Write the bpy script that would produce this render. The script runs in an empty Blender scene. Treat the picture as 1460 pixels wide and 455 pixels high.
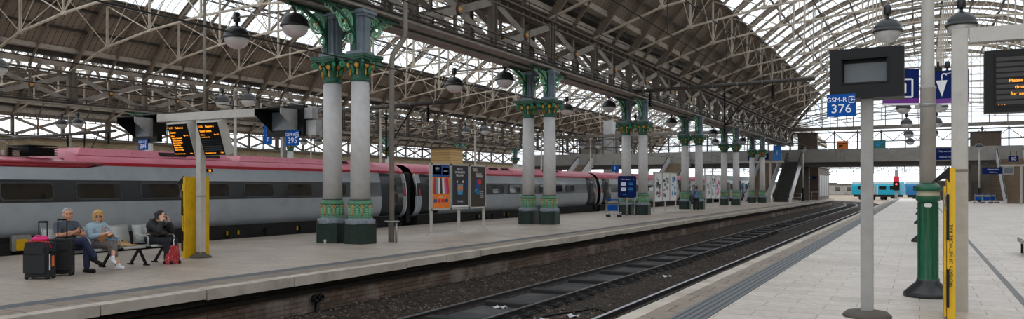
import bpy, math, random
from mathutils import Vector as V, Matrix as M
random.seed(7)
C = bpy.context.scene.collection
PI = math.pi
SQ = math.sqrt

# ---------------------------------------------------------------- camera numbers (frame 1460x455)
F, UC, HZ, EYE = 1120.0, 730.0, 266.5, 1.75
TH = math.radians(27.42)
CT, ST = math.cos(TH), math.sin(TH)

# ---------------------------------------------------------------- helpers
def lin(r, g, b):
    f = lambda c: ((c/255)/12.92 if c <= 10 else (((c/255)+.055)/1.055)**2.4)
    return (f(r), f(g), f(b), 1)

class MB:
    """collects shapes and links them as one mesh object"""
    def __init__(s): s.v = []; s.f = []; s.m = []; s.s = []; s.mi = 0
    def add(s, vs, fs, smooth=False):
        o = len(s.v); s.v += [tuple(p) for p in vs]
        for f in fs:
            s.f.append([i+o for i in f]); s.m.append(s.mi); s.s.append(smooth)
        return s
    def box(s, c, d, rot=None, taper=1.0):
        hx, hy, hz = d[0]/2, d[1]/2, d[2]/2
        vs = [V((x*hx*(taper if z > 0 else 1), y*hy*(taper if z > 0 else 1), z*hz)) for z in (-1, 1) for y in (-1, 1) for x in (-1, 1)]
        if rot is not None: vs = [rot @ p for p in vs]
        c = V(c)
        return s.add([p+c for p in vs], [(0, 2, 3, 1), (4, 5, 7, 6), (0, 1, 5, 4), (2, 6, 7, 3), (0, 4, 6, 2), (1, 3, 7, 5)])
    def rbox(s, c, d, r=.02, n=3, rot=None, axis=2):
        """box with four rounded edges along one axis"""
        a, b = [i for i in range(3) if i != axis]
        pts = []
        for cx, cy, t0 in ((1, 1, 0), (-1, 1, PI/2), (-1, -1, PI), (1, -1, 1.5*PI)):
            for k in range(n+1):
                t = t0+PI/2*k/n
                pts.append((cx*(d[a]/2-r)+r*math.cos(t), cy*(d[b]/2-r)+r*math.sin(t)))
        vs = []
        for e in (-1, 1):
            for p in pts:
                q = [0, 0, 0]; q[a] = p[0]; q[b] = p[1]; q[axis] = e*d[axis]/2
                q = V(q)
                if rot is not None: q = rot @ q
                vs.append(q+V(c))
        N = len(pts)
        fs = [(i, (i+1) % N, N+(i+1) % N, N+i) for i in range(N)] + [tuple(range(N-1, -1, -1)), tuple(range(N, 2*N))]
        return s.add(vs, fs)
    def bar(s, p, q, w, h=None, up=(0, 0, 1)):
        p, q = V(p), V(q); h = w if h is None else h
        d = (q-p).normalized(); up = V(up)
        if abs(d.dot(up)) > .99: up = V((0, 1, 0)) if abs(d.y) < .9 else V((1, 0, 0))
        x = d.cross(up).normalized()*w/2; z = x.cross(d).normalized()*h/2
        vs = [a+i*x+j*z for a in (p, q) for j in (-1, 1) for i in (-1, 1)]
        return s.add(vs, [(0, 1, 3, 2), (4, 6, 7, 5), (0, 4, 5, 1), (2, 3, 7, 6), (0, 2, 6, 4), (1, 5, 7, 3)])
    def tube(s, p, q, r, r2=None, n=8):
        return s.path([p, q], [r, r if r2 is None else r2], n)
    def path(s, pts, r, n=6, closed=False, flat=1.0):
        pts = [V(p) for p in pts]; N = len(pts)
        rs = r if isinstance(r, (list, tuple)) else [r]*N
        vs = []; ref = None
        for i in range(N):
            if closed: d = pts[(i+1) % N]-pts[i-1]
            else: d = pts[min(i+1, N-1)]-pts[max(i-1, 0)]
            d = d.normalized() if d.length > 1e-9 else V((0, 0, 1))
            if ref is None: ref = V((0, 0, 1)) if abs(d.z) < .9 else V((1, 0, 0))
            x = d.cross(ref)
            if x.length < 1e-6: x = d.cross(V((.3, 1, .2)))
            x.normalize(); ref = x.cross(d).normalized()
            for k in range(n):
                t = 2*PI*k/n
                vs.append(pts[i]+rs[i]*(math.cos(t)*x+math.sin(t)*flat*ref))
        fs = []
        L = N if closed else N-1
        for i in range(L):
            j = (i+1) % N
            for k in range(n):
                fs.append((i*n+k, i*n+(k+1) % n, j*n+(k+1) % n, j*n+k))
        if not closed: fs += [tuple(range(n-1, -1, -1)), tuple((N-1)*n+k for k in range(n))]
        return s.add(vs, fs, n > 4)
    def lathe(s, prof, c=(0, 0, 0), n=20, ph=0, sx=1, sy=1, smooth=True, rot=None):
        c = V(c); vs = []; fs = []
        for r, z in prof:
            for k in range(n):
                t = 2*PI*k/n+ph
                p = V((r*math.cos(t)*sx, r*math.sin(t)*sy, z))
                if rot is not None: p = rot @ p
                vs.append(p+c)
        for i in range(len(prof)-1):
            for k in range(n):
                fs.append((i*n+k, i*n+(k+1) % n, (i+1)*n+(k+1) % n, (i+1)*n+k))
        s.add(vs, fs, smooth)
        o = len(s.v)-len(vs)
        for f in (tuple(range(n-1, -1, -1)), tuple((len(prof)-1)*n+k for k in range(n))):
            s.f.append([i+o for i in f]); s.m.append(s.mi); s.s.append(False)
        return s
    def ball(s, c, r, n=12, m=8, rot=None):
        r = (r, r, r) if not isinstance(r, (tuple, list)) else r
        vs = []; fs = []; c = V(c)
        for i in range(m+1):
            a = -PI/2+PI*i/m
            for k in range(n):
                t = 2*PI*k/n
                p = V((r[0]*math.cos(a)*math.cos(t), r[1]*math.cos(a)*math.sin(t), r[2]*math.sin(a)))
                if rot is not None: p = rot @ p
                vs.append(p+c)
        for i in range(m):
            for k in range(n): fs.append((i*n+k, i*n+(k+1) % n, (i+1)*n+(k+1) % n, (i+1)*n+k))
        return s.add(vs, fs, True)
    def prism(s, poly, a, b, fn, smooth=False):
        """2-D outline extruded from a to b; fn(p, t) gives the 3-D point"""
        N = len(poly)
        vs = [fn(p, a) for p in poly]+[fn(p, b) for p in poly]
        fs = [(i, (i+1) % N, N+(i+1) % N, N+i) for i in range(N)]
        s.add(vs, fs, smooth)
        o = len(s.v)-2*N
        for f in (tuple(range(N-1, -1, -1)), tuple(range(N, 2*N))):
            s.f.append([i+o for i in f]); s.m.append(s.mi); s.s.append(False)
        return s
    def sheet(s, rows, t=None, smooth=True):
        """grid of points (rows of equal length); t = thickness vector"""
        R, K = len(rows), len(rows[0])
        vs = [V(p) for r in rows for p in r]
        fs = [(i*K+k, i*K+k+1, (i+1)*K+k+1, (i+1)*K+k) for i in range(R-1) for k in range(K-1)]
        s.add(vs, fs, smooth)
        if t is not None:
            s.add([p+V(t) for p in vs], [f[::-1] for f in fs], smooth)
            o = len(s.v)-2*R*K; n = R*K
            edge = [k for k in range(K)]+[i*K+K-1 for i in range(1, R)]+[(R-1)*K+k for k in range(K-2, -1, -1)]+[i*K for i in range(R-2, 0, -1)]
            for a, b in zip(edge, edge[1:]+edge[:1]):
                s.f.append([o+a, o+n+a, o+n+b, o+b]); s.m.append(s.mi); s.s.append(False)
        return s
    def mat(s, i): s.mi = i; return s
    def build(s, name, mats, parent=None, loc=None):
        me = bpy.data.meshes.new(name); me.from_pydata(s.v, [], s.f)
        for m in (mats if isinstance(mats, (list, tuple)) else [mats]): me.materials.append(m)
        me.polygons.foreach_set('material_index', s.m); me.polygons.foreach_set('use_smooth', s.s)
        me.validate(); me.update()
        o = bpy.data.objects.new(name, me); C.objects.link(o)
        if parent is not None: o.parent = parent
        if loc is not None: o.location = loc
        return o

def thing(name, label, cat, loc=(0, 0, 0), rz=0, group=None):
    o = bpy.data.objects.new(name, None); C.objects.link(o)
    o.location = loc; o.rotation_euler = (0, 0, rz); o.empty_display_size = .1
    o['label'] = label; o['category'] = cat
    if group: o['group'] = group
    return o
def tag(o, label, cat, group=None, kind=None):
    o['label'] = label; o['category'] = cat
    if group: o['group'] = group
    if kind: o['kind'] = kind
    return o
def struct(o, label=None, cat=None):
    o['kind'] = 'structure'
    if label: o['label'] = label
    if cat: o['category'] = cat
    return o
KIDS = {}
def dup(root, loc=None, rz=None, label=None, group=None, skip=()):
    def cp(o, par):
        c = o.copy(); C.objects.link(c); c.parent = par
        for ch in list(o.children):
            if ch.name.split('.')[0] in skip: continue
            cp(ch, c)
        return c
    r = cp(root, None)
    if loc is not None: r.location = loc
    if rz is not None: r.rotation_euler = (0, 0, rz)
    if label: r['label'] = label
    if group: r['group'] = group
    return r
def words(txt, size, m, parent, loc, rot=(PI/2, 0, 0), align='CENTER', ext=.002, name='lettering', xs=1.0, ay='CENTER', bold=0):
    cu = bpy.data.curves.new(name, 'FONT'); cu.body = txt; cu.size = size
    cu.align_x = align; cu.align_y = ay; cu.extrude = ext; cu.offset = bold; cu.materials.append(m); cu.resolution_u = 3
    o = bpy.data.objects.new(name, cu); C.objects.link(o); o.parent = parent
    o.location = loc; o.rotation_euler = rot; o.scale = (xs, 1, 1)
    return o
ORD = 'first second third fourth fifth sixth seventh eighth ninth tenth eleventh twelfth thirteenth fourteenth fifteenth sixteenth seventeenth eighteenth nineteenth twentieth'.split()
def ordn(i): return ORD[i] if i < 20 else '%dth' % (i+1)

# ---------------------------------------------------------------- materials
def newmat(name):
    m = bpy.data.materials.new(name); m.use_nodes = True
    nt = m.node_tree; b = nt.nodes['Principled BSDF']
    return m, nt, b
def N(nt, typ, **kw):
    n = nt.nodes.new(typ)
    for k, v in kw.items():
        if k in n.inputs: n.inputs[k].default_value = v
        else: setattr(n, k, v)
    return n
def pm(name, col, rough=.55, metal=0, var=.14, scale=4, bump=0, spec=.5, detail=3, dirt=None, dirt_amt=.5, dirt_scale=1.3, coat=0):
    """painted / plain material with a little mottling, optional second colour in blotches"""
    m, nt, b = newmat(name); L = nt.links
    tc = N(nt, 'ShaderNodeTexCoord'); no = N(nt, 'ShaderNodeTexNoise', Scale=scale, Detail=detail)
    L.new(tc.outputs['Object'], no.inputs['Vector'])
    mx = N(nt, 'ShaderNodeMix', data_type='RGBA')
    c = col
    mx.inputs[6].default_value = tuple(x*(1-var) for x in c[:3])+(1,)
    mx.inputs[7].default_value = tuple(min(1, x*(1+var)) for x in c[:3])+(1,)
    mr = N(nt, 'ShaderNodeMapRange'); mr.inputs[1].default_value = .3; mr.inputs[2].default_value = .7
    L.new(no.outputs['Fac'], mr.inputs[0]); L.new(mr.outputs[0], mx.inputs[0])
    out = mx.outputs[2]
    if dirt is not None:
        n2 = N(nt, 'ShaderNodeTexNoise', Scale=dirt_scale, Detail=6, Roughness=.65)
        L.new(tc.outputs['Object'], n2.inputs['Vector'])
        r2 = N(nt, 'ShaderNodeMapRange'); r2.inputs[1].default_value = .5; r2.inputs[2].default_value = .72; r2.inputs[4].default_value = dirt_amt
        L.new(n2.outputs['Fac'], r2.inputs[0])
        m2 = N(nt, 'ShaderNodeMix', data_type='RGBA'); m2.inputs[7].default_value = dirt
        L.new(r2.outputs[0], m2.inputs[0]); L.new(out, m2.inputs[6]); out = m2.outputs[2]
    L.new(out, b.inputs['Base Color'])
    b.inputs['Roughness'].default_value = rough; b.inputs['Metallic'].default_value = metal
    b.inputs['Specular IOR Level'].default_value = spec
    if coat: b.inputs['Coat Weight'].default_value = coat; b.inputs['Coat Roughness'].default_value = .08
    if bump:
        bp = N(nt, 'ShaderNodeBump', Strength=bump, Distance=.01)
        n3 = N(nt, 'ShaderNodeTexNoise', Scale=scale*6, Detail=4); L.new(tc.outputs['Object'], n3.inputs['Vector'])
        L.new(n3.outputs['Fac'], bp.inputs['Height']); L.new(bp.outputs[0], b.inputs['Normal'])
    return m
def brickmat(name, c1, c2, mortar, bw, rh, ms, axes='XY', rough=.6, dirt=None, dirt_amt=.5, dirt_scale=.8, bump=.3, off=.5, spec=.4, stretch=(1, 1, 1), squash=1):
    m, nt, b = newmat(name); L = nt.links
    tc = N(nt, 'ShaderNodeTexCoord'); sp = N(nt, 'ShaderNodeSeparateXYZ'); cb = N(nt, 'ShaderNodeCombineXYZ')
    L.new(tc.outputs['Object'], sp.inputs[0])
    L.new(sp.outputs[axes[0]], cb.inputs[0]); L.new(sp.outputs[axes[1]], cb.inputs[1])
    br = N(nt, 'ShaderNodeTexBrick', offset=off); br.inputs['Scale'].default_value = 1
    br.inputs['Color1'].default_value = c1; br.inputs['Color2'].default_value = c2; br.inputs['Mortar'].default_value = mortar
    br.inputs['Brick Width'].default_value = bw; br.inputs['Row Height'].default_value = rh; br.inputs['Mortar Size'].default_value = ms
    br.inputs['Mortar Smooth'].default_value = .3
    L.new(cb.outputs[0], br.inputs['Vector'])
    out = br.outputs['Color']
    n0 = N(nt, 'ShaderNodeTexNoise', Scale=9, Detail=5); L.new(tc.outputs['Object'], n0.inputs['Vector'])
    ml = N(nt, 'ShaderNodeMix', data_type='RGBA', blend_type='MULTIPLY'); ml.inputs[0].default_value = .5
    L.new(out, ml.inputs[6]); L.new(n0.outputs['Fac'], ml.inputs[7])
    sc = N(nt, 'ShaderNodeMix', data_type='RGBA', blend_type='MULTIPLY'); sc.inputs[0].default_value = 1; sc.inputs[7].default_value = (1.33, 1.33, 1.33, 1)
    L.new(ml.outputs[2], sc.inputs[6]); out = sc.outputs[2]
    if dirt is not None:
        mp = N(nt, 'ShaderNodeMapping'); mp.inputs['Scale'].default_value = stretch
        L.new(tc.outputs['Object'], mp.inputs[0])
        n2 = N(nt, 'ShaderNodeTexNoise', Scale=dirt_scale, Detail=6, Roughness=.65); L.new(mp.outputs[0], n2.inputs['Vector'])
        r2 = N(nt, 'ShaderNodeMapRange'); r2.inputs[1].default_value = .5; r2.inputs[2].default_value = .72; r2.inputs[4].default_value = dirt_amt
        L.new(n2.outputs['Fac'], r2.inputs[0])
        m2 = N(nt, 'ShaderNodeMix', data_type='RGBA'); m2.inputs[7].default_value = dirt
        L.new(r2.outputs[0], m2.inputs[0]); L.new(out, m2.inputs[6]); out = m2.outputs[2]
    L.new(out, b.inputs['Base Color']); b.inputs['Roughness'].default_value = rough; b.inputs['Specular IOR Level'].default_value = spec
    if bump:
        bp = N(nt, 'ShaderNodeBump', Strength=bump, Distance=.01, invert=True)
        L.new(br.outputs['Fac'], bp.inputs['Height']); L.new(bp.outputs[0], b.inputs['Normal'])
    return m
def stripes(name, col, line, pitch, width, axis='Y', rough=.7, var=.2, spec=.3):
    """boards: thin dark joints at a regular pitch along one object axis"""
    m, nt, b = newmat(name); L = nt.links
    tc = N(nt, 'ShaderNodeTexCoord'); sp = N(nt, 'ShaderNodeSeparateXYZ'); L.new(tc.outputs['Object'], sp.inputs[0])
    dv = N(nt, 'ShaderNodeMath', operation='DIVIDE'); dv.inputs[1].default_value = pitch; L.new(sp.outputs[axis], dv.inputs[0])
    fr = N(nt, 'ShaderNodeMath', operation='FRACT'); L.new(dv.outputs[0], fr.inputs[0])
    fl = N(nt, 'ShaderNodeMath', operation='FLOOR'); L.new(dv.outputs[0], fl.inputs[0])
    wn = N(nt, 'ShaderNodeTexWhiteNoise', noise_dimensions='1D'); L.new(fl.outputs[0], wn.inputs['W'])
    lt = N(nt, 'ShaderNodeMath', operation='LESS_THAN'); lt.inputs[1].default_value = width/pitch; L.new(fr.outputs[0], lt.inputs[0])
    no = N(nt, 'ShaderNodeTexNoise', Scale=.7, Detail=5); L.new(tc.outputs['Object'], no.inputs['Vector'])
    ad = N(nt, 'ShaderNodeMath', operation='ADD'); L.new(wn.outputs[0], ad.inputs[0]); L.new(no.outputs['Fac'], ad.inputs[1])
    hf = N(nt, 'ShaderNodeMath', operation='MULTIPLY'); hf.inputs[1].default_value = .5; L.new(ad.outputs[0], hf.inputs[0])
    mx = N(nt, 'ShaderNodeMix', data_type='RGBA')
    mx.inputs[6].default_value = tuple(x*(1-var) for x in col[:3])+(1,); mx.inputs[7].default_value = tuple(x*(1+var) for x in col[:3])+(1,)
    L.new(hf.outputs[0], mx.inputs[0])
    m2 = N(nt, 'ShaderNodeMix', data_type='RGBA'); m2.inputs[7].default_value = line
    L.new(lt.outputs[0], m2.inputs[0]); L.new(mx.outputs[2], m2.inputs[6]); L.new(m2.outputs[2], b.inputs['Base Color'])
    b.inputs['Roughness'].default_value = rough; b.inputs['Specular IOR Level'].default_value = spec
    return m
def emit(name, col, st):
    m, nt, b = newmat(name)
    b.inputs['Base Color'].default_value = col; b.inputs['Emission Color'].default_value = col; b.inputs['Emission Strength'].default_value = st
    return m
def glassmat(name, tint, trans, pitch=None, bar=.06, axis='Y', barcol=(.05, .045, .04, 1)):
    """weathered roof glass: mostly see-through, some milky scatter, optional glazing bars"""
    m, nt, b = newmat(name); L = nt.links; nt.nodes.remove(b); out = nt.nodes['Material Output']
    tr = N(nt, 'ShaderNodeBsdfTransparent'); tr.inputs[0].default_value = tint
    tl = N(nt, 'ShaderNodeBsdfTranslucent'); tl.inputs[0].default_value = (.8, .83, .85, 1)
    mx = N(nt, 'ShaderNodeMixShader'); L.new(tl.outputs[0], mx.inputs[1]); L.new(tr.outputs[0], mx.inputs[2])
    tc = N(nt, 'ShaderNodeTexCoord'); no = N(nt, 'ShaderNodeTexNoise', Scale=.9, Detail=5, Roughness=.7); L.new(tc.outputs['Object'], no.inputs['Vector'])
    mr = N(nt, 'ShaderNodeMapRange'); mr.inputs[1].default_value = .35; mr.inputs[2].default_value = .65
    mr.inputs[3].default_value = trans-.22; mr.inputs[4].default_value = min(1, trans+.15)
    L.new(no.outputs['Fac'], mr.inputs[0]); L.new(mr.outputs[0], mx.inputs[0])
    last = mx.outputs[0]
    if pitch:
        df = N(nt, 'ShaderNodeBsdfDiffuse'); df.inputs[0].default_value = barcol
        sp = N(nt, 'ShaderNodeSeparateXYZ'); L.new(tc.outputs['Object'], sp.inputs[0])
        dv = N(nt, 'ShaderNodeMath', operation='DIVIDE'); dv.inputs[1].default_value = pitch; L.new(sp.outputs[axis], dv.inputs[0])
        fr = N(nt, 'ShaderNodeMath', operation='FRACT'); L.new(dv.outputs[0], fr.inputs[0])
        lt = N(nt, 'ShaderNodeMath', operation='LESS_THAN'); lt.inputs[1].default_value = bar/pitch; L.new(fr.outputs[0], lt.inputs[0])
        m2 = N(nt, 'ShaderNodeMixShader'); L.new(lt.outputs[0], m2.inputs[0]); L.new(last, m2.inputs[1]); L.new(df.outputs[0], m2.inputs[2]); last = m2.outputs[0]
    L.new(last, out.inputs['Surface'])
    return m

m_cream = pm('cream_steel', lin(200, 189, 173), .6, var=.12, scale=2, dirt=lin(120, 100, 78), dirt_amt=.45)
m_steel = pm('grey_steel', lin(128, 122, 114), .6, var=.15, scale=2, dirt=lin(84, 72, 60), dirt_amt=.5)
m_dsteel = pm('dark_steel', lin(66, 62, 58), .55, var=.2, scale=3)
m_board = stripes('roof_boards', lin(140, 127, 115), lin(34, 30, 27), .42, .035)
m_ledge = pm('ledge_beige', lin(172, 162, 150), .7, var=.15, scale=.8, dirt=lin(80, 72, 64), dirt_amt=.6)
m_glassr = glassmat('roof_glass', (.93, .96, .98, 1), .62, .62, .045, 'Y')
m_glassg = glassmat('gable_glass', (.97, .98, .99, 1), .92)
m_pole = pm('white_pole', lin(188, 184, 178), .5, var=.07, scale=5, dirt=lin(150, 138, 124), dirt_amt=.5, dirt_scale=2)
m_poleunlit = pm('unlit_pole', lin(158, 156, 153), .5, var=.07, scale=5, dirt=lin(120, 114, 106), dirt_amt=.5, dirt_scale=2)  # white pole paint darkened to stand for the post's unlit side
m_shaft = pm('column_shaft', lin(206, 204, 204), .5, var=.05, scale=6, dirt=lin(176, 170, 164), dirt_amt=.4, dirt_scale=2)
m_plinth = pm('plinth_green', lin(19, 43, 35), .4, var=.3, scale=9, dirt=lin(70, 76, 74), dirt_amt=.3, dirt_scale=6)
m_green = pm('capital_green', lin(18, 80, 58), .42, var=.3, scale=9)
m_lgreen = pm('leaf_green', lin(134, 196, 158), .45, var=.16, scale=12)
m_dado = pm('dado_green', lin(84, 134, 104), .45, var=.2, scale=12)
m_gold = pm('gold_paint', lin(206, 148, 62), .4, var=.18, scale=14)
m_orange = pm('orange_gilt', lin(206, 150, 92), .45, var=.15, scale=14)
m_pil = pm('pilaster_blue_grey', lin(122, 135, 146), .5, var=.1, scale=4, dirt=lin(60, 66, 72), dirt_amt=.4)
m_stonecol = pm('collar_grey', lin(128, 138, 146), .6, var=.2, scale=16)
m_black = pm('black_paint', lin(17, 17, 18), .45, var=.2, scale=5, spec=.25)
m_rubber = pm('black_rubber', lin(24, 24, 25), .7, var=.2, scale=8)
m_lampbl = pm('lamp_black', lin(42, 44, 46), .3, var=.15, scale=4)
m_blue = pm('sign_blue', lin(0, 78, 160), .6, var=.05, scale=3, spec=.15)
m_navy = pm('sign_navy', lin(4, 30, 92), .6, var=.05, scale=3, spec=.15)
m_purple = pm('sign_purple', lin(110, 40, 140), .4, var=.05)
m_white = pm('sign_white', lin(235, 236, 238), .45, var=.03)
m_scr = pm('screen_dark', lin(12, 12, 12), .35, var=.2, scale=3, spec=.2)
m_scrg = pm('screen_grey', lin(92, 100, 106), .28, var=.1, scale=2)
m_amber = emit('led_amber', (1, .33, .02, 1), 1.6)
m_yellow = pm('yellow_paint', lin(226, 178, 8), .5, var=.12, scale=3, dirt=lin(120, 90, 20), dirt_amt=.35, dirt_scale=4)
m_chrome = pm('brushed_steel', lin(176, 178, 180), .3, 1, var=.1, scale=6)
m_galv = pm('galvanised', lin(160, 160, 160), .45, .6, var=.15, scale=6)
m_seat = pm('bench_metal', lin(176, 178, 176), .4, .4, var=.1, scale=5)
m_wire = pm('cable_black', lin(26, 25, 25), .6, var=.1)
m_conc = pm('concrete', lin(150, 147, 142), .8, var=.12, scale=.8, bump=.1, dirt=lin(98, 94, 88), dirt_amt=.5, dirt_scale=.5)
m_cdark = pm('concrete_dark', lin(92, 86, 80), .8, var=.15, scale=.8, dirt=lin(58, 52, 48), dirt_amt=.5, dirt_scale=.5)
m_brown = pm('brown_wall', lin(94, 80, 70), .7, var=.15, scale=1.5)
m_beigebr = brickmat('beige_brick', lin(176, 158, 126), lin(150, 132, 102), lin(130, 120, 104), .46, .16, .02, 'YZ', dirt=lin(90, 76, 60), dirt_amt=.6, dirt_scale=.4)

# ---------------------------------------------------------------- world, camera, view
w = bpy.data.worlds.new('sky'); bpy.context.scene.world = w; w.use_nodes = True
nt = w.node_tree; bg = nt.nodes['Background']; L = nt.links
tc = N(nt, 'ShaderNodeTexCoord'); no = N(nt, 'ShaderNodeTexNoise', Scale=2.2, Detail=6, Roughness=.6); L.new(tc.outputs['Generated'], no.inputs['Vector'])
cr = N(nt, 'ShaderNodeValToRGB'); cr.color_ramp.elements[0].position = .36; cr.color_ramp.elements[1].position = .6
cr.color_ramp.elements[0].color = (.80, .88, .95, 1); cr.color_ramp.elements[1].color = (1, 1, 1, 1)
L.new(no.outputs['Fac'], cr.inputs[0]); L.new(cr.outputs[0], bg.inputs['Color']); bg.inputs['Strength'].default_value = 1.5

cam = bpy.data.cameras.new('camera'); co = bpy.data.objects.new('camera', cam); C.objects.link(co)
cam.sensor_width = 36; cam.lens = F/1460*36; cam.shift_y = (HZ-227.5)/1460; cam.clip_end = 2000; cam.clip_start = .05
co.location = (0, 0, EYE); co.rotation_euler = (PI/2, 0, TH)
sc = bpy.context.scene; sc.camera = co
sc.view_settings.view_transform = 'Standard'; sc.view_settings.look = 'None'; sc.view_settings.gamma = 1; sc.view_settings.use_curve_mapping = False
sc.view_settings.exposure = .17
sc.cycles.max_bounces = 8; sc.cycles.diffuse_bounces = 4; sc.cycles.transparent_max_bounces = 24; sc.cycles.use_denoising = True
# ================================================================ THE SETTING
S0, RC = 114.0, 130.0          # tracks run straight to S0, then bend left
def pos(x, s, z=0.0):
    if s <= S0: return V((x, s, z))
    a = (s-S0)/RC; r = x+RC
    return V((-RC+r*math.cos(a), S0+r*math.sin(a), z))
def ss(a, b, far=3.0):
    out = [a]
    if b > S0:
        if a < S0: out.append(S0)
        n = max(1, int((b-max(a, S0))/far))
        out += [max(a, S0)+(b-max(a, S0))*k/n for k in range(1, n+1)]
    else: out.append(b)
    return out
def loft(mb, x0, x1, z0, z1, a, b):
    S = ss(a, b); vs = []
    for s in S: vs += [pos(x0, s, z0), pos(x1, s, z0), pos(x1, s, z1), pos(x0, s, z1)]
    n = len(S); fs = []
    for i in range(n-1):
        for k in range(4): fs.append((i*4+k, i*4+(k+1) % 4, i*4+4+(k+1) % 4, i*4+4+k))
    fs += [(3, 2, 1, 0), tuple((n-1)*4+k for k in range(4))]
    mb.add(vs, fs); return mb

m_pavR = brickmat('pale_paving', lin(208, 197, 188), lin(194, 183, 173), lin(150, 141, 132), .82, .5, .009, 'XY', .42, dirt=lin(150, 138, 126), dirt_amt=.5, dirt_scale=.35, bump=.15)
m_pavL = brickmat('brown_paving', lin(184, 170, 157), lin(168, 155, 143), lin(134, 122, 112), .9, .6, .009, 'XY', .45, dirt=lin(118, 106, 96), dirt_amt=.6, dirt_scale=.25, bump=.15)
m_strip = brickmat('edge_setts', lin(152, 138, 124), lin(136, 123, 111), lin(86, 78, 72), .9, .6, .015, 'XY', .6, dirt=lin(88, 80, 74), dirt_amt=.5, dirt_scale=.5)
m_tact = brickmat('tactile_grey', lin(112, 116, 120), lin(98, 102, 106), lin(66, 68, 71), .1, 400, .022, 'XY', .6, off=0, bump=.6)
m_coping = pm('coping_stone', lin(190, 180, 168), .75, var=.15, scale=1.5, bump=.25, dirt=lin(118, 106, 96), dirt_amt=.6, dirt_scale=.9)
m_brick = brickmat('platform_brick', lin(126, 103, 88), lin(94, 78, 68), lin(72, 62, 56), .34, .095, .012, 'YZ', .8, dirt=lin(190, 186, 182), dirt_amt=.6, dirt_scale=.62, stretch=(1, 1, .6), bump=.5)
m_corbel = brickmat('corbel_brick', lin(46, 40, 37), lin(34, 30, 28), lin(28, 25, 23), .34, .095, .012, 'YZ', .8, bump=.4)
m_ballast = pm('ballast', lin(60, 53, 48), .95, var=.6, scale=7, bump=1, detail=9, spec=.15, dirt=lin(38, 33, 31), dirt_amt=.85, dirt_scale=.7)
m_stone = pm('ballast_stone', lin(104, 94, 86), .95, var=.55, scale=2.2, spec=.15)
m_rust = pm('rail_side', lin(48, 42, 40), .6, var=.2, scale=5)
m_railtop = pm('rail_head', lin(200, 200, 208), .35, .3, var=.1, scale=3)
m_pan = pm('track_pan', lin(58, 58, 60), .8, var=.3, scale=1.6, detail=8, dirt=lin(108, 102, 98), dirt_amt=.5, dirt_scale=1.6)
m_sleeper = pm('dark_sleeper', lin(36, 34, 34), .75, var=.25, scale=3)
m_ground = pm('far_ballast', lin(150, 136, 120), .95, var=.3, scale=.6, detail=8, dirt=lin(96, 86, 78), dirt_amt=.6, dirt_scale=.12)

struct(MB().box((0, 260, -1.3), (700, 560, .4)).build('ground', m_ground))
# near platform
struct(MB().box((10.6, 55, -.25), (26.2, 146, .5)).build('floor', m_pavR))           # x from -2.5
mb = MB(); mb.box((-2.74, 55, -.25), (.46, 146, .5)); struct(mb.build('tactile_strip', m_tact))
mb = MB(); mb.box((-3.16, 55, -.25), (.38, 146, .5)); struct(mb.build('edge_paving', m_strip))
mb = MB(); y = -18.0
while y < 128:
    mb.box((-3.46+random.uniform(-.006, .006), y+.6, -.125), (.24, 1.19, .25+random.uniform(-.004, .004))); y += 1.2
struct(mb.build('trim_coping', m_coping))
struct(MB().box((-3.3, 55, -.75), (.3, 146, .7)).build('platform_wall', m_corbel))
struct(MB().box((1.40, 55, .001), (.1, 146, .006)).build('drain_channel', pm('drain_grey', lin(96, 95, 94), .5, var=.15)))
# island platform
ES = 176.0
struct(loft(MB(), -20.5, -12.02, -.5, 0, -12, ES).build('floor', m_pavL))
struct(loft(MB(), -12.02, -11.62, -.5, 0, -12, ES).build('tactile_strip', m_tact))
struct(loft(MB(), -11.62, -11.02, -.5, 0, -12, ES).build('edge_paving', m_strip))
mb = MB(); s = -10.0
while s < ES-2:
    e = s+1.95+random.uniform(-.25, .3)
    dx = random.uniform(-.02, .02)
    a, b = pos(-11.02, s+.012), pos(-11.02, e-.012); c, d = pos(-10.74+dx, e-.012), pos(-10.74+dx*.5, s+.012)
    z1 = random.uniform(-.004, .008); z0 = -.17+random.uniform(-.015, .015)
    mb.add([V((p.x, p.y, zz)) for zz in (z0, z1) for p in (a, b, c, d)], [(3, 2, 1, 0), (4, 5, 6, 7), (0, 1, 5, 4), (1, 2, 6, 5), (2, 3, 7, 6), (3, 0, 4, 7)])
    s = e
struct(mb.build('trim_coping', m_coping))
mb = MB(); loft(mb, -11.3, -10.86, -.28, -.165, -12, ES); loft(mb, -11.3, -10.93, -.40, -.275, -12, ES)
struct(mb.build('platform_wall_corbel', m_corbel))
struct(loft(MB(), -11.4, -11.0, -1.3, -.39, -12, ES).build('platform_wall', m_brick))
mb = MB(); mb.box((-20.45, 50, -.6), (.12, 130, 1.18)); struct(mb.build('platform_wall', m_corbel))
struct(MB().box((-56.5, 50, -.3), (61, 130, .5)).build('floor', m_pavL, loc=(0, 0, 0)))

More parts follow.
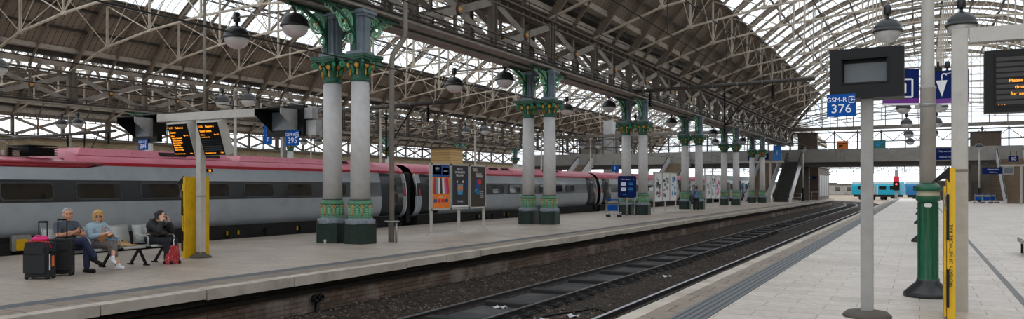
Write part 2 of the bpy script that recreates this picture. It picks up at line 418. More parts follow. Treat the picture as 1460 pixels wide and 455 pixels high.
# track bed with a heap of ballast along the brick wall
from mathutils import noise as NZ
def bed_z(x, s):
    t = (x+11.0)
    h = -1.02+.23*math.exp(-((t)/.75)**2)
    if -9.0 < x < -7.7: h = -1.02
    n = NZ.noise(V((x*.9, s*.7, 0)))*.05+NZ.noise(V((x*5, s*5, 3)))*.022+NZ.noise(V((x*14, s*14, 7)))*.012
    return h+n
rows = []
S = [8+.11*k for k in range(200)]; S += [30+.3*k for k in range(100)]; S += [60+1.2*k for k in range(1, 96)]
S = [-12, -4, 0, 4]+S
X = [-11.05+.105*k for k in range(72)]
rows = [[V((*pos(x, s)[:2], bed_z(x, s))) for x in X] for s in S]
struct(MB().sheet(rows).build('track_bed', m_ballast))
mb = MB()
for k in range(5200):
    x = random.choice((random.uniform(-10.95, -9.3), random.uniform(-10.95, -9.3), random.uniform(-7.45, -5.85), random.uniform(-5.6, -4.0)))
    s = 8.5+28*random.random()**1.5
    r = random.uniform(.016, .042)
    p = V((x, s, bed_z(x, s)+r*.4))
    q = M.Rotation(random.random()*6, 3, 'Z') @ M.Rotation(random.random()*3, 3, 'X')
    vs = [q @ V(v)*r*random.uniform(.7, 1.3)+p for v in ((1, 0, 0), (-1, 0, 0), (0, .9, 0), (0, -.9, 0), (0, 0, .7), (0, 0, -.7))]
    mb.add(vs, [(0, 2, 4), (2, 1, 4), (1, 3, 4), (3, 0, 4), (2, 0, 5), (1, 2, 5), (3, 1, 5), (0, 3, 5)])
tag(mb.build('ballast_stones', m_stone), 'loose dark stones lying between and beside the rails', 'ballast', kind='stuff')

# rails
RZ = -.85
m_raildull = pm('rail_head_dull', lin(112, 112, 116), .35, 1, var=.15, scale=3)
def rail(x, label, a=-10, b=178, chairs=0, side=1):
    t = thing('rail', label, 'rail', (x, 0, RZ-.15))
    prof = [(-.07, 0), (.07, 0), (.07, .015), (.02, .03), (.012, .1), (.036, .115), (.036, .145), (-.036, .145), (-.036, .115), (-.012, .1), (-.02, .03), (-.07, .015)]
    S = ss(a, b, 2.5); vs = []
    for s in S: vs += [pos(x+p, s, RZ-.15+q)-V((x, 0, RZ-.15)) for p, q in prof]
    n = len(prof); fs = [(i*n+k, i*n+(k+1) % n, i*n+n+(k+1) % n, i*n+n+k) for i in range(len(S)-1) for k in range(n)]
    MB().add(vs, fs).build('rail_web', m_rust, t)
    mb = MB()
    for i in range(len(S)-1): pass
    vs = []
    for s in S: vs += [pos(x+p, s, RZ+q)-V((x, 0, RZ-.15)) for p, q in ((-.036, -.008), (.036, -.008), (.03, .004), (-.03, .004))]
    fs = [(i*4+k, i*4+(k+1) % 4, i*4+4+(k+1) % 4, i*4+4+k) for i in range(len(S)-1) for k in range(4)]
    mb.add(vs, fs).build('rail_head', m_raildull if chairs else m_railtop, t)
    if chairs:
        cm = MB(); cm.box((side*.13, 0, .02), (.2, .2, .05)); cm.box((side*.09, 0, .07), (.06, .1, .1)); cm.tube((side*.18, 0, .03), (side*.18, 0, .1), .02, n=6)
        c0 = cm.build('rail_chair', m_sleeper, t, (0, 12, 0))
        for k in range(1, chairs):
            c = c0.copy(); C.objects.link(c); c.parent = t; c.location = (0, 12+.75*k, 0)
    return t
rail(-9.1, 'far rail of the dark ladder-like track, beside the brick platform wall', chairs=40, side=-1)
rail(-7.6, 'near rail of the dark ladder-like track, bolted chairs along its outer side', chairs=50, side=1)
rail(-5.7, 'shiny rail running close along the pale platform edge', chairs=0)
rail(-4.2, 'rail tucked right under the pale platform edge', chairs=0)
struct(loft(MB(), -8.98, -7.72, -1.2, -.985, -10, 176).build('track_pan', m_pan))
for x in (-9.1, -7.6): struct(loft(MB(), x-.17, x+.17, -1.2, RZ-.152, -10, 150).build('rail_timber', m_sleeper))
g = MB(); g.rbox((0, 0, 0), (1.15, .3, .22), .03, 2, axis=0)
c0 = g.build('cross_sleeper', m_sleeper)
k = 0
for s in [8.6+2.45*i for i in range(52)]:
    o = c0 if k == 0 else c0.copy()
    if k: C.objects.link(o)
    p = pos(-8.35, s, -.995); o.location = p
    if s > S0: o.rotation_euler = (0, 0, (s-S0)/RC)
    tag(o, 'dark cross sleeper between the rails of the ladder-like track', 'sleeper', 'cross sleepers of the ladder-like track'); k += 1
# bits lying by the track
hose = [V((-7.25+.14*math.sin(t*.9)+.55*(t/9), 13.4+t*.33, -.93+.015*math.sin(t*2))) for t in [i*.4 for i in range(24)]]
hose += [hose[-1]+V((.16*i, -.12*i*(i*.2), .01)) for i in range(1, 8)]
hose = [V((p.x, p.y, bed_z(p.x, p.y)+.03)) for p in hose]
tag(MB().path(hose, .026, 8).build('hose', m_wire), 'black hose snaking over the ballast between the two tracks', 'hose')
o = MB().rbox((0, 0, 0), (.42, .3, .1), .03, 2, rot=M.Rotation(.3, 3, 'Z')).build('concrete_block', pm('block_grey', lin(104, 94, 86), .9, var=.2, scale=6, bump=.4), loc=(-6.98, 13.3, bed_z(-6.98, 13.3)+.04))
tag(o, 'small grey concrete block lying on the ballast by the hose', 'block')
mp = pm('pale_litter', lin(205, 205, 208), .7, var=.1)
for i, (x, s, lab) in enumerate(((-7.0, 14.8, 'crumpled pale paper on the ballast beside the hose'), (-6.6, 15.5, 'white paper scrap on the ballast just past the hose'), (-6.9, 23.6, 'white paper scrap on the ballast further up the track'), (-8.4, 15.6, 'pale wrapper lying on the dark pan between the rails'))):
    mb = MB(); rows = [[V((a*.07, b*.06, .03*math.sin(a*2.1+i)*math.cos(b*1.7)+.02)) for a in range(-2, 3)] for b in range(-2, 3)]
    mb.sheet(rows, (0, 0, .004))
    tag(mb.build('paper_scrap', mp, loc=(x, s, (-.985 if -9 < x < -7.7 else bed_z(x, s)+.0))), lab, 'litter')
# drain outlet on the brick wall
t = thing('drain_pipe', 'black drain pipe with twin mouths on the brick platform wall', 'pipe', (-10.95, 12.4, -1.1))
mb = MB(); mb.tube((0, 0, -.1), (.04, 0, .5), .05, n=8); mb.build('pipe', m_black, t)
mb = MB()
for dy in (-.13, .13): mb.lathe([(.07, 0), (.078, .02), (.078, .1), (.055, .105), (.05, .03)], (.0, dy*.6, .58), 12, rot=M.Rotation(PI/2, 3, 'Y'))
mb.build('pipe_mouth', m_black, t)

# ---------------------------------------------------------------- roof: three arched sheds
A, RR = 17.2, 20.5
ZS = 9.5
YA, YB = -45.0, 111.8
def shed(xc, a, R, nm, yb=YB, openside=0):
    zc = ZS-SQ(R*R-a*a); p0 = math.asin(a/R); pg = math.asin((a-3.8)/R); ps = p0-math.radians(4.2)
    P = lambda p, r: (xc+r*math.sin(p), zc+r*math.cos(p))
    root = bpy.data.objects.new('ceiling', None); C.objects.link(root); root['kind'] = 'structure'; root['label'] = nm; root['category'] = 'roof'
    for sg in (-1, 1):
        mb = MB(); n = 7
        ang = [sg*(ps+(pg-ps)*i/n) for i in range(n+1)]
        for r in (R+.30, R+.38):
            mb.sheet([[V((P(q, r)[0], YA, P(q, r)[1])), V((P(q, r)[0], yb, P(q, r)[1]))] for q in ang])
        mb.build('roof_boarding', m_board, root)
        if sg == openside: continue
        mb = MB()
        xs = xc+sg*a; f = -sg                                  # f points into the shed
        mb.box((xs-f*.05, (YA+yb)/2, ZS+.50), (.14, yb-YA, .40))
        mb.build('fascia_beam', m_ledge, root)
        mb = MB(); mb.box((xs+f*.12, (YA+yb)/2, ZS+1.04), (.3, yb-YA, .34)); mb.build('gutter', m_dsteel, root)
        mb = MB(); mb.box((xs+f*.52, (YA+yb)/2, ZS+1.33), (.55, yb-YA, .3)); mb.build('gutter_ledge', m_ledge, root)
        for q in (.35, .72):
            x, z = P(sg*(ps+(pg-ps)*q), R+.18)
            MB().box((x, (YA+yb)/2, z), (.12, yb-YA, .2), M.Rotation(sg*(ps+(pg-ps)*q), 3, 'Y')).build('purlin', m_dsteel, root)
    mb = MB(); n = 24; ang = [-pg+2*pg*i/n for i in range(n+1)]
    mb.sheet([[V((P(q, R+.34)[0], YA, P(q, R+.34)[1])), V((P(q, R+.34)[0], yb, P(q, R+.34)[1]))] for q in ang])
    mb.build('roof_glass', m_glassr, root)
    np_ = 13
    for i in range(np_):
        q = -pg+2*pg*i/(np_-1)
        d = V((math.sin(q), 0, math.cos(q)))
        c = V((xc, 0, zc))
        mb = MB(); up = d
        mb.bar(c+d*(R+.24)+V((0, YA, 0)), c+d*(R+.24)+V((0, yb, 0)), .14, .12, d)
        lo = c+d*(R-.42)
        mb.bar(lo+V((0, 5.4, 0)), lo+V((0, yb, 0)), .07, .07, d)
        y = 5.4; k = 0
        while y < yb-1:
            a_, b_ = (R+.2, R-.42) if k % 2 == 0 else (R-.42, R+.2)
            mb.bar(c+d*a_+V((0, y, 0)), c+d*b_+V((0, y+1.4, 0)), .05, .05, (1, 0, 0)); y += 1.4; k += 1
        mb.build('purlin', m_dsteel, root)
    return P
shed(1.85, A, RR, 'arched glass roof over the tracks and the pale platform')
shed(-33.65, A, RR, 'arched glass roof over the red and grey train', 167.8)
A3, R3, X3 = 17.2, 20.5, -69.2
shed(X3, A3, R3, 'arched glass roof beyond the train, behind the second row of columns', 167.8, 1)
struct(MB().box((-87.1, 80, ZS+.75), (.3, 175, 1.6)).build('wall_left_upper', m_board))
# gutter floor between the first two sheds, and side wall of the outermost shed
struct(MB().box((-15.9, 33, ZS+1.05), (1.0, 157, .1)).build('valley_gutter', m_dsteel))
struct(MB().box((-51.4, 80, ZS+1.75), (1.2, 175, .08)).build('valley_gutter', m_dsteel))
mb = MB(); mb.box((-86.9, 80, 3.55), (.5, 196, 7.1)); struct(mb.build('wall_left', m_beigebr))
struct(MB().box((-86.7, 80, 7.16), (.9, 196, .12)).build('trim_1', m_brown))
struct(MB().box((22.6, 29, 5), (.5, 148, 11)).build('wall_right_bounce', m_beigebr))  # out-of-view wall, added to bounce light and close the open side

m_rib = pm('rib_brown', lin(122, 109, 96), .6, var=.14, scale=2, dirt=lin(100, 82, 66), dirt_amt=.5)
# ---------------------------------------------------------------- roof trusses
def tie_z(d, a): 
    pts = [(0, ZS+.1), (3.7, 10.9), (7.8, 11.6), (12.4, 12.05), (17.2, 12.25)]
    d = d*17.2/a
    for (d0, z0), (d1, z1) in zip(pts, pts[1:]):
        if d <= d1+1e-6: return z0+(z1-z0)*(d-d0)/(d1-d0)
    return pts[-1][1]
def make_truss(xc, a, R, full=True):
    zc = ZS-SQ(R*R-a*a)-ZS
    root = thing('roof_truss', '', 'roof truss', (xc, 0, ZS))
    p0 = math.asin(a/R); arc = lambda x, r=0: zc+SQ(max(0, (R+r)**2-x*x))
    # rib: web plus two flanges
    mb = MB(); n = 22
    ang = [-p0+2*p0*i/n for i in range(n+1)]
    for r0, r1, wd in ((R-.2, R-.17, .2), (R+.15, R+.18, .2), (R-.18, R+.16, .05)):
        vs = []
        for q in ang:
            for r, y in ((r0, -wd/2), (r0, wd/2), (r1, wd/2), (r1, -wd/2)): vs.append(V((r*math.sin(q), y, zc+r*math.cos(q))))
        fs = [(i*4+k, i*4+(k+1) % 4, i*4+4+(k+1) % 4, i*4+4+k) for i in range(n) for k in range(4)]+[(3, 2, 1, 0), tuple(n*4+k for k in range(4))]
        mb.add(vs, fs)
    mb.build('rib', m_rib, root)
    sx = a/17.2
    ds = [0, 3.7, 7.8, 12.4, 17.2]
    nod = [(-a+d*sx) for d in ds]; nod += [-x for x in nod[-2::-1]]
    T = [V((x, 0, tie_z(a-abs(x), a)-ZS)) for x in nod]
    mb = MB()
    for p, q in zip(T, T[1:]):
        mb.bar(p+V((0, -.06, 0)), q+V((0, -.06, 0)), .042, .095); mb.bar(p+V((0, .06, 0)), q+V((0, .06, 0)), .042, .095)
    for p in T[1:-1]: mb.box(p, (.3, .18, .2))
    mb.build('tie_bar', m_cream, root)
    for i in range(1, 8):
        x = nod[i]; top = V((x, 0, arc(x)-.2))
        mb = MB(); mb.bar(T[i]+V((0, -.045, 0)), top+V((0, -.045, 0)), .1, .035, (0, 1, 0)); mb.bar(T[i]+V((0, .045, 0)), top+V((0, .045, 0)), .1, .035, (0, 1, 0))
        mb.build('post', m_cream, root)
    for i in range(1, 8):
        x = nod[i]; top = V((x, 0, arc(x)-.2))
        for j in ((i+1, ) if x < -.1 else (i-1, ) if x > .1 else ()):
            MB().bar(top, T[j], .08, .05).build('brace', m_cream, root)
            if full:
                x2 = nod[j]; top2 = V((x2, 0, arc(x2)-.2))
                MB().bar(T[i], top2, .028, .028).build('tie_rod', m_cream, root)
    if full:                                                     # raking struts from the tie to the neighbouring rafters
        for sg in (-1, 1):
            for i, dy in ((1, 2.7), (1, -2.7), (2, 2.7), (2, -2.7)):
                x = sg*abs(nod[i]); 
                MB().bar(V((x, 0, T[i].z)), V((x+sg*.2, dy, arc(x+sg*.2)+.1)), .04, .04).build('raking_strut', m_cream, root)
    return root
TY = [33.4+5.6*k for k in range(-5, 25)]
def rafters(xc, a, R, ys, what):
    zc = -SQ(R*R-a*a); p0 = math.asin(a/R)
    mb = MB(); n = 20; vs = []
    ang = [-p0+2*p0*i/n for i in range(n+1)]
    for q in ang:
        for r, y in ((R+.02, -.05), (R+.02, .05), (R+.2, .05), (R+.2, -.05)): vs.append(V((r*math.sin(q), y, zc+r*math.cos(q))))
    mb.add(vs, [(i*4+k, i*4+(k+1) % 4, i*4+4+(k+1) % 4, i*4+4+k) for i in range(n) for k in range(4)])
    o = mb.build('roof_rafter', m_rib)
    for i, y in enumerate(ys):
        c = o if i == 0 else o.copy()
        if i: C.objects.link(c)
        c.location = (xc, y, ZS)
        tag(c, 'thin arched rafter %s, %s from the viewer' % (what, ordn(i)), 'rafter', 'rafters '+what)
for (xc, a, R, first, what, full) in ((1.85, A, RR, 22.2, 'of the glass roof over the near tracks', True), (-33.65, A, RR, 11.0, 'of the glass roof over the train', True), (X3, A3, R3, 27.8, 'of the roof beyond the far columns', False)):
    t0 = make_truss(xc, a, R, full); i = 0
    for y in TY:
        if y < first-.1 or y > (168 if xc < 0 else 112): continue
        t = t0 if i == 0 else dup(t0)
        t.location = (xc, y, ZS)
        t['label'] = 'cream truss %s, %s from the viewer' % (what, ordn(i)); t['group'] = 'trusses '+what; i += 1
    rafters(xc, a, R, [y+2.8 for y in TY if first-.1 < y < (162 if xc < 0 else 106)], what)

# ---------------------------------------------------------------- lattice girders along the column rows
m_gird = pm('girder_grey', lin(140, 132, 124), .6, var=.14, scale=1.6, dirt=lin(88, 78, 68), dirt_amt=.5)
m_girdd = pm('girder_brown', lin(104, 94, 84), .6, var=.2, scale=1.6, dirt=lin(64, 56, 50), dirt_amt=.5)
ZB = 7.22
def make_girder(np_=5, cables=True):
    L_ = 5.6*np_; h = ZS-ZB
    g = thing('lattice_girder', '', 'girder', (0, 0, ZB))
    mb = MB(); mb.box((0, L_/2, .04), (.56, L_-.02, .08)); mb.box((.2, L_/2, .14), (.03, L_-.02, .14)); mb.box((-.2, L_/2, .14), (.03, L_-.02, .14)); mb.build('bottom_chord', m_gird, g)
    mb = MB(); mb.box((0, L_/2, h-.04), (.5, L_-.02, .08)); mb.box((0, L_/2, h-.3), (.34, L_-.02, .06))
    y = .5
    while y < L_: mb.box((.1, y, h-.17), (.04, .1, .22)); y += .7
    mb.build('top_chord', m_girdd, g)
    for i in range(np_+1):
        y = min(max(5.6*i, .16), L_-.16)
        mb = MB(); mb.box((0, y, h/2), (.22, .3, h-.2)); mb.box((.13, y-.13, h/2), (.1, .06, h-.2)); mb.box((.13, y+.13, h/2), (.1, .06, h-.2)); mb.build('post', m_girdd, g)
    for i in range(np_):
        y = 5.6*i
        MB().box((0, y+2.8, h/2), (.1, .14, h-.3)).build('post', m_girdd, g)
        for sg, x in ((1, .13), (-1, .07)):
            MB().bar((x, y+.3, h/2-sg*(h/2-.3)), (x, y+5.3, h/2+sg*(h/2-.35)), .28, .03, (1, 0, 0)) if 0 else None
            p = V((x, y+.3, h/2-sg*(h/2-.3))); q = V((x, y+5.3, h/2+sg*(h/2-.35))); d = (q-p).normalized(); nrm = V((1, 0, 0)); sd = d.cross(nrm)*.15
            vs = [a+b+c for c in (nrm*-.015, nrm*.015) for a, b in ((p, sd), (p, -sd), (q, -sd), (q, sd))]
            MB().add(vs, [(0, 1, 2, 3), (7, 6, 5, 4), (0, 4, 5, 1), (1, 5, 6, 2), (2, 6, 7, 3), (3, 7, 4, 0)]).build('cross_brace', m_gird, g)
        mb = MB(); R_ = M.Rotation(PI/2, 3, 'Y')
        mb.lathe([(.2, 0), (.2, .05), (.16, .08)], (.13, y+2.8, h/2-.03), 16, rot=R_)
        r = mb.build('rosette', m_dsteel, g)
        mb = MB(); mb.lathe([(.12, 0), (.12, .03), (.05, .06), (.001, .07)], (.2, y+2.8, h/2-.03), 12, rot=R_); mb.build('gilt_boss', m_gold, r)
    if cables:
        mb = MB()
        for x, z, rr in ((.3, .3, .03), (.34, .42, .025), (.3, .16, .045)): mb.tube((x, 0, z), (x, L_, z), rr, n=6)
        y = .9
        while y < L_: mb.box((.27, y, .3), (.05, .05, .36)); y += 1.4
        mb.build('cable_run', m_dsteel, g)
    return g
g0 = make_girder()
gl4 = make_girder(4)
def girders(x, face, what, first=0, far=False):
    for i, y in enumerate((5.4, 33.4, 61.4, 89.4)+((111.8, 139.8) if far else ())):
        if i < first: continue
        src = gl4 if i == 3 else g0
        g = src if not src.get('used') else dup(src, skip=() if face > 0 else ())
        src['used'] = 1; g['used'] = 1
        g.location = (x, y, ZB)
        if 'used' in g.keys() and g is not src: del g['used']
        g['label'] = 'cross-braced girder %s, %s length from the viewer' % (what, ordn(i-first)); g['group'] = 'girders '+what
girders(-15.35, 1, 'on the column row nearest the tracks')
girders(-16.45, 1, 'on the column row nearest the train')
girders(-50.85, 1, 'on the single columns beyond the train', far=True)
girders(-86.6, 1, 'along the top of the far beige wall', far=True)
for o in (g0, gl4):
    if 'used' in o.keys(): del o['used']
# ================================================================ COLUMNS
m_volute = pm('volute_green', lin(52, 128, 96), .45, var=.2, scale=9)
def make_column():
    c = thing('iron_column', '', 'column', (0, 0, 0))
    # plinth: square with cut corners
    h, k = .41, .13
    oc = [(h, -h+k), (h, h-k), (h-k, h), (-h+k, h), (-h, h-k), (-h, -h+k), (-h+k, -h), (h-k, -h)]
    mb = MB(); mb.prism(oc, 0, .62, lambda p, t: V((p[0], p[1], t))); mb.build('plinth', m_plinth, c)
    mb = MB(); mb.lathe([(.45, .6), (.46, .66), (.42, .7), (.385, .78), (.37, .80)], n=24)
    for i in range(12):
        t = 2*PI*i/12
        mb.ball((.392*math.cos(t), .392*math.sin(t), .69), (.085, .085, .075), 8, 5)
    mb.build('leaf_collar', m_stonecol, c)
    mb = MB(); mb.lathe([(.365, .78), (.385, .80), (.385, .83), (.355, .85), (.355, 1.19), (.375, 1.2), (.39, 1.24), (.37, 1.27), (.36, 1.33), (.32, 1.345)], n=28)
    d = mb.build('dado', m_dado, c)
    mb = MB(); mg = MB()
    for i in range(8):
        t0 = 2*PI*(i+.5)/8
        f = lambda u, z, r=.362: V((r*math.cos(t0+u/.36), r*math.sin(t0+u/.36), z))
        arch = [f(.105*math.cos(q), 1.03+.14*max(0, math.sin(q))**.8) for q in [PI*j/10 for j in range(11)]]
        arch = [f(.105, .87)]+arch+[f(-.105, .87)]
        mb.path(arch, .013, 5)
        for s_ in (-1, 1):
            for zz in (.9, .97, 1.04): mb.path([f(0, zz), f(s_*.045, zz+.035), f(s_*.065, zz+.02)], [.02, .016, .006], 5)
        mb.path([f(0, .87), f(0, 1.13)], [.022, .01], 5)
        t1 = 2*PI*i/8
        g = lambda u, z, r=.362: V((r*math.cos(t1+u/.36), r*math.sin(t1+u/.36), z))
        mg.path([g(0, .86), g(0, 1.1)], [.02, .014], 5); mg.path([g(-.04, 1.17), g(0, 1.1), g(.04, 1.17)], [.018, .026, .018], 5); mg.ball(g(0, 1.16), (.035, .035, .035), 6, 4)
    mb.build('leaf_relief', m_lgreen, c); mg.build('gilt_strip', m_orange, c)
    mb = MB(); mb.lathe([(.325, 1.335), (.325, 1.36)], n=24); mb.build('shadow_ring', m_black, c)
    mb = MB(); mb.lathe([(.305, 1.355), (.295, 3.2), (.275, 5.02)], n=28); mb.build('shaft', m_shaft, c)
    mb = MB(); mb.lathe([(.305, 5.0), (.315, 5.03), (.29, 5.05), (.285, 5.08), (.30, 5.3), (.34, 5.48), (.41, 5.62), (.43, 5.66)], n=24)
    # abacus with hollowed sides
    ab = []
    for q in range(4):
        a0 = PI/2*q
        for t, r in ((-.785, .70), (-.62, .60), (-.3, .47), (0, .45), (.3, .47), (.62, .60)): ab.append((r*math.cos(a0+t), r*math.sin(a0+t)))
    mb.prism(ab, 5.64, 5.70, lambda p, t: V((p[0]*.95, p[1]*.95, t))); mb.prism(ab, 5.70, 5.80, lambda p, t: V((p[0]*1.02, p[1]*1.02, t)))
    cap = mb.build('capital', m_green, c)
    mb = MB()
    for q in range(4):
        a = PI/4+PI/2*q; e = V((math.cos(a), math.sin(a), 0))
        sp = [e*(.55-.0+.10*math.cos(t)*(1-t/16))+V((0, 0, 5.53+.10*math.sin(t)*(1-t/16))) for t in [.6*i for i in range(-4, 18)]]
        mb.path([e*.33+V((0, 0, 5.36)), e*.42+V((0, 0, 5.5))]+[e*.5+V((0, 0, 5.62))]+sp[6:], .05, 6)
        a = PI/2*q; e = V((math.cos(a), math.sin(a), 0)); sd = V((-e.y, e.x, 0))
        for s_ in (-1, 1):
            mb.path([e*.42+sd*s_*(.02+.055*math.sin(t)*(1-t/10))+V((0, 0, 5.58-.055*math.cos(t)*(1-t/10))) for t in [.6*i for i in range(12)]], .018, 5)
        mb.path([e*.31+V((0, 0, 5.2)), e*.36+V((0, 0, 5.38)), e*.43+V((0, 0, 5.48))], [.05, .06, .03], 6)
    mb.build('volutes', m_volute, cap)
    leaf = MB()
    out = [(0, -.10), (.05, -.05), (.10, -.06), (.085, .0), (.12, .05), (.07, .06), (.055, .12), (.02, .08), (0, .15), (-.02, .08), (-.055, .12), (-.07, .06), (-.12, .05), (-.085, .0), (-.10, -.06), (-.05, -.05)]
    leaf.prism(out, 0, .03, lambda p, t: V((.06+t+.2*p[1], p[0]*.66, p[1]*.72)))
    leaf.prism([(.018, -.1), (.02, -.2), (.05, -.3), (0, -.34), (-.05, -.3), (-.02, -.2), (-.018, -.1)], 0, .025, lambda p, t: V((.01+t+.12*(p[1]+.1), p[0]*.62, p[1]*.85)))
    l0 = None
    for q in range(8):
        a = PI/4*q+PI/8
        if l0 is None: l0 = leaf.build('gilt_leaf', m_gold, c); o = l0
        else: o = l0.copy(); C.objects.link(o); o.parent = c
        o.location = (.33*math.cos(a), .33*math.sin(a), 5.46); o.rotation_euler = (0, 0, a)
    # pilaster above the capital
    mb = MB(); mb.box((0, 0, 6.5), (.44, .44, 1.4)); mb.box((0, 0, 6.5), (.56, .22, 1.4)); mb.box((0, 0, 6.5), (.22, .56, 1.4)); mb.box((0, 0, 5.86), (.6, .6, .12)); mb.box((0, 0, 7.12), (.74, .74, .1)); mb.box((0, 0, 7.03), (.64, .64, .08))
    mb.build('pilaster', m_pil, c)
    # fretwork brackets under the girder, both ways along the row
    for sg in (-1, 1):
        mb = MB()
        P = lambda y, z, x=0: V((x, sg*y, z))
        cv = [(1.95-1.66*math.cos(t), 5.95+1.18*math.sin(t)**.9 if t > 0 else 5.95) for t in [PI/2*i/12 for i in range(13)]]
        vs = []
        for y, z in cv:
            n = V((0, 0, 0))
            vs += [P(y, z, -.07), P(y, z, .07), P(y-.05, z+.06, .07), P(y-.05, z+.06, -.07)]
        mb.add(vs, [(i*4+k, i*4+(k+1) % 4, i*4+4+(k+1) % 4, i*4+4+k) for i in range(12) for k in range(4)])
        mb.box(P(1.15, 7.155), (.14, 1.7, .06)); mb.box(P(.31, 6.55), (.14, .06, 1.25))
        b = mb.build('bracket', m_green, c)
        mb = MB()
        def ring(y, z, r, t): mb.path([P(y+r*math.cos(q), z+r*math.sin(q)) for q in [2*PI*i/18 for i in range(18)]], t, 6, True)
        ring(.70, 6.78, .31, .034); ring(.70, 6.78, .235, .016); ring(.47, 6.28, .12, .026); ring(1.22, 7.0, .12, .024); ring(1.55, 7.06, .07, .02)
        for i in range(9):
            q = PI*.1+PI*i*.2
            mb.path([P(.70, 6.78), P(.70+.22*math.cos(q), 6.78+.22*math.sin(q))], [.012, .034], 5)
        mb.path([P(.36, 6.1), P(.43, 6.0+.1), P(.4, 6.45), P(.35, 6.4)], .02, 5); mb.path([P(1.05, 6.95), P(1.12, 6.82), P(1.0, 6.72)], .022, 5); mb.path([P(1.4, 7.1), P(1.42, 6.98), P(1.32, 6.9)], .018, 5)
        mb.build('fretwork', m_lgreen, b)
        mb = MB(); mb.ball(P(.70, 6.78), (.05, .06, .06), 8, 6); mb.build('gilt_boss', m_gold, b)
    return c
col0 = make_column()
first = True
for k in range(6):
    y = 19.4+14*k
    for x, side in ((-15.35, 'beside the tracks'), (-16.45, 'beside the train')):
        c = col0 if first else dup(col0)
        first = False
        c.location = (x, y, 0)
        c['label'] = 'white green-capped column of the %s pair on the island platform, %s' % (ordn(k), side); c['group'] = 'column pairs on the island platform'
for i, y in enumerate((39.4, 54.2, 69, 84, 99, 120, 139.8, 160)):
    c = dup(col0, (-50.85, y, 0), label='white column with green capital beyond the train, %s of the far single row' % ordn(i), group='single columns beyond the train')

# drain pipe beside the first pair
def P_(u, v, d):                       # point seen at pixel (u, v) at a given depth
    r = (u-UC)/F*d; z = EYE+(HZ-v)/F*d
    return V((r*CT-d*ST, d*CT+r*ST, z))
def G_(u, v, z=0):
    return P_(u, v, (EYE-z)*F/(v-HZ))
t = thing('rain_pipe', 'grey rainwater pipe with a kink beside the first column pair', 'pipe', (-14.85, 20.35, 0))
mb = MB(); mb.path([V((0, 0, .0)), V((0, 0, 5.75)), V((.03, .02, 5.95)), V((.32, .2, 6.45)), V((.36, .22, 6.6)), V((.36, .22, 9.6))], .085, 10); mb.build('pipe', m_gird, t)
mb = MB(); mb.lathe([(.1, 0), (.25, .02), (.25, .05), (.09, .06)], (0, 0, .62), 16); mb.tube((.17, 0, 0), (.17, 0, .64), .035); mb.tube((-.17, .1, 0), (-.17, .1, .64), .035); mb.build('guard_ring', m_galv, t)

# ================================================================ LAMPS
m_lampgl = None
m_, nt_, b_ = newmat('lamp_glass'); b_.inputs['Base Color'].default_value = (.9, .9, .9, 1); b_.inputs['Roughness'].default_value = .08; b_.inputs['Transmission Weight'].default_value = .6; m_lampgl = m_
def add_lamp(parent, loc):                       # a lamp head: stem, shade and globe, hung under an arm
    mb = MB(); mb.lathe([(.1, -.12), (.12, -.1), (.12, .14), (.08, .2)], n=12); mb.tube((0, 0, -.12), (0, 0, -.32), .05, n=10)
    t = mb.build('lamp_head', m_lampbl, parent, loc)
    mb = MB(); prof = [(.43*math.cos(q), -.62+.38*math.sin(q)) for q in [PI/2*i/9 for i in range(10)]][::-1]
    prof[0] = (.001, prof[0][1]); prof = prof+[(.46, -.63), (.465, -.69), (.43, -.70), (.42, -.64)]
    mb.lathe(prof[::-1], n=24); mb.build('lamp_shade', m_lampbl, t)
    mb = MB(); prof = [(.41*math.cos(q), -.69-.35*math.sin(q)) for q in [PI/2*i/9 for i in range(10)]]; prof[-1] = (.001, prof[-1][1])
    mb.lathe(prof[::-1], n=24); mb.build('lamp_globe', m_lampgl, t)
    return t
ZL = 7.45
m_lpole = pm('lamp_pole', lin(176, 171, 164), .5, var=.07, scale=5, dirt=lin(140, 126, 112), dirt_amt=.5, dirt_scale=1.4)
def make_lamp_post():
    p = thing('lamp_post', '', 'lamp post', (0, 0, 0))
    mb = MB(); mb.lathe([(.36, 0), (.36, .05), (.345, .07), (.17, .24), (.165, .28)], n=32); mb.build('base_skirt', m_lampbl, p)
    mb = MB(); mb.lathe([(.165, .24), (.165, .29), (.145, .3), (.145, 1.52), (.175, 1.54), (.175, 1.6)], n=24)
    for i in range(12):
        t = 2*PI*i/12; mb.box((.143*math.cos(t), .143*math.sin(t), .9), (.014, .035, 1.2), M.Rotation(t, 3, 'Z'))
    mb.lathe([(.172, 1.685), (.21, 1.69), (.21, 1.72), (.175, 1.76), (.15, 1.79), (.12, 1.81)], n=24); mb.build('green_sleeve', m_postgreen, p)
    mb = MB(); mb.lathe([(.165, 1.58), (.165, 1.69)], n=24); mb.build('pale_band', m_ledge2, p)
    mb = MB(); mb.rbox((0, -.16, 1.46), (.11, .03, .06), .025, 3, axis=1); mb.build('number_plate', m_white, p)
    mb = MB(); mb.lathe([(.115, 1.8), (.112, 3.3), (.118, 3.31), (.118, 3.35), (.095, 3.37), (.08, ZL), (.08, ZL+.1)], n=20); mb.build('pole', m_lpole, p)
    mb = MB(); mb.lathe([(.115, 0), (.125, .01), (.125, .05), (.115, .06)], (0, 0, 3.02), 16); mb.box((-.14, 0, 3.03), (.1, .06, .06)); mb.box((.14, 0, 3.03), (.1, .06, .06)); mb.build('clamp', m_galv, p)
    mb = MB(); mb.tube((-1.08, 0, ZL), (1.08, 0, ZL), .035, n=8); mb.box((0, -.0, ZL-.35), (.16, .2, .5)); mb.build('cross_arm', m_gird, p)
    return p
m_postgreen = pm('post_green', lin(12, 92, 62), .35, var=.12, scale=6)
m_ledge2 = pm('pale_cream_band', lin(206, 196, 170), .6, var=.1)
post0 = make_lamp_post(); PU = [0]
for s_ in (-1, 1): add_lamp(post0, (s_*1.04, 0, ZL))
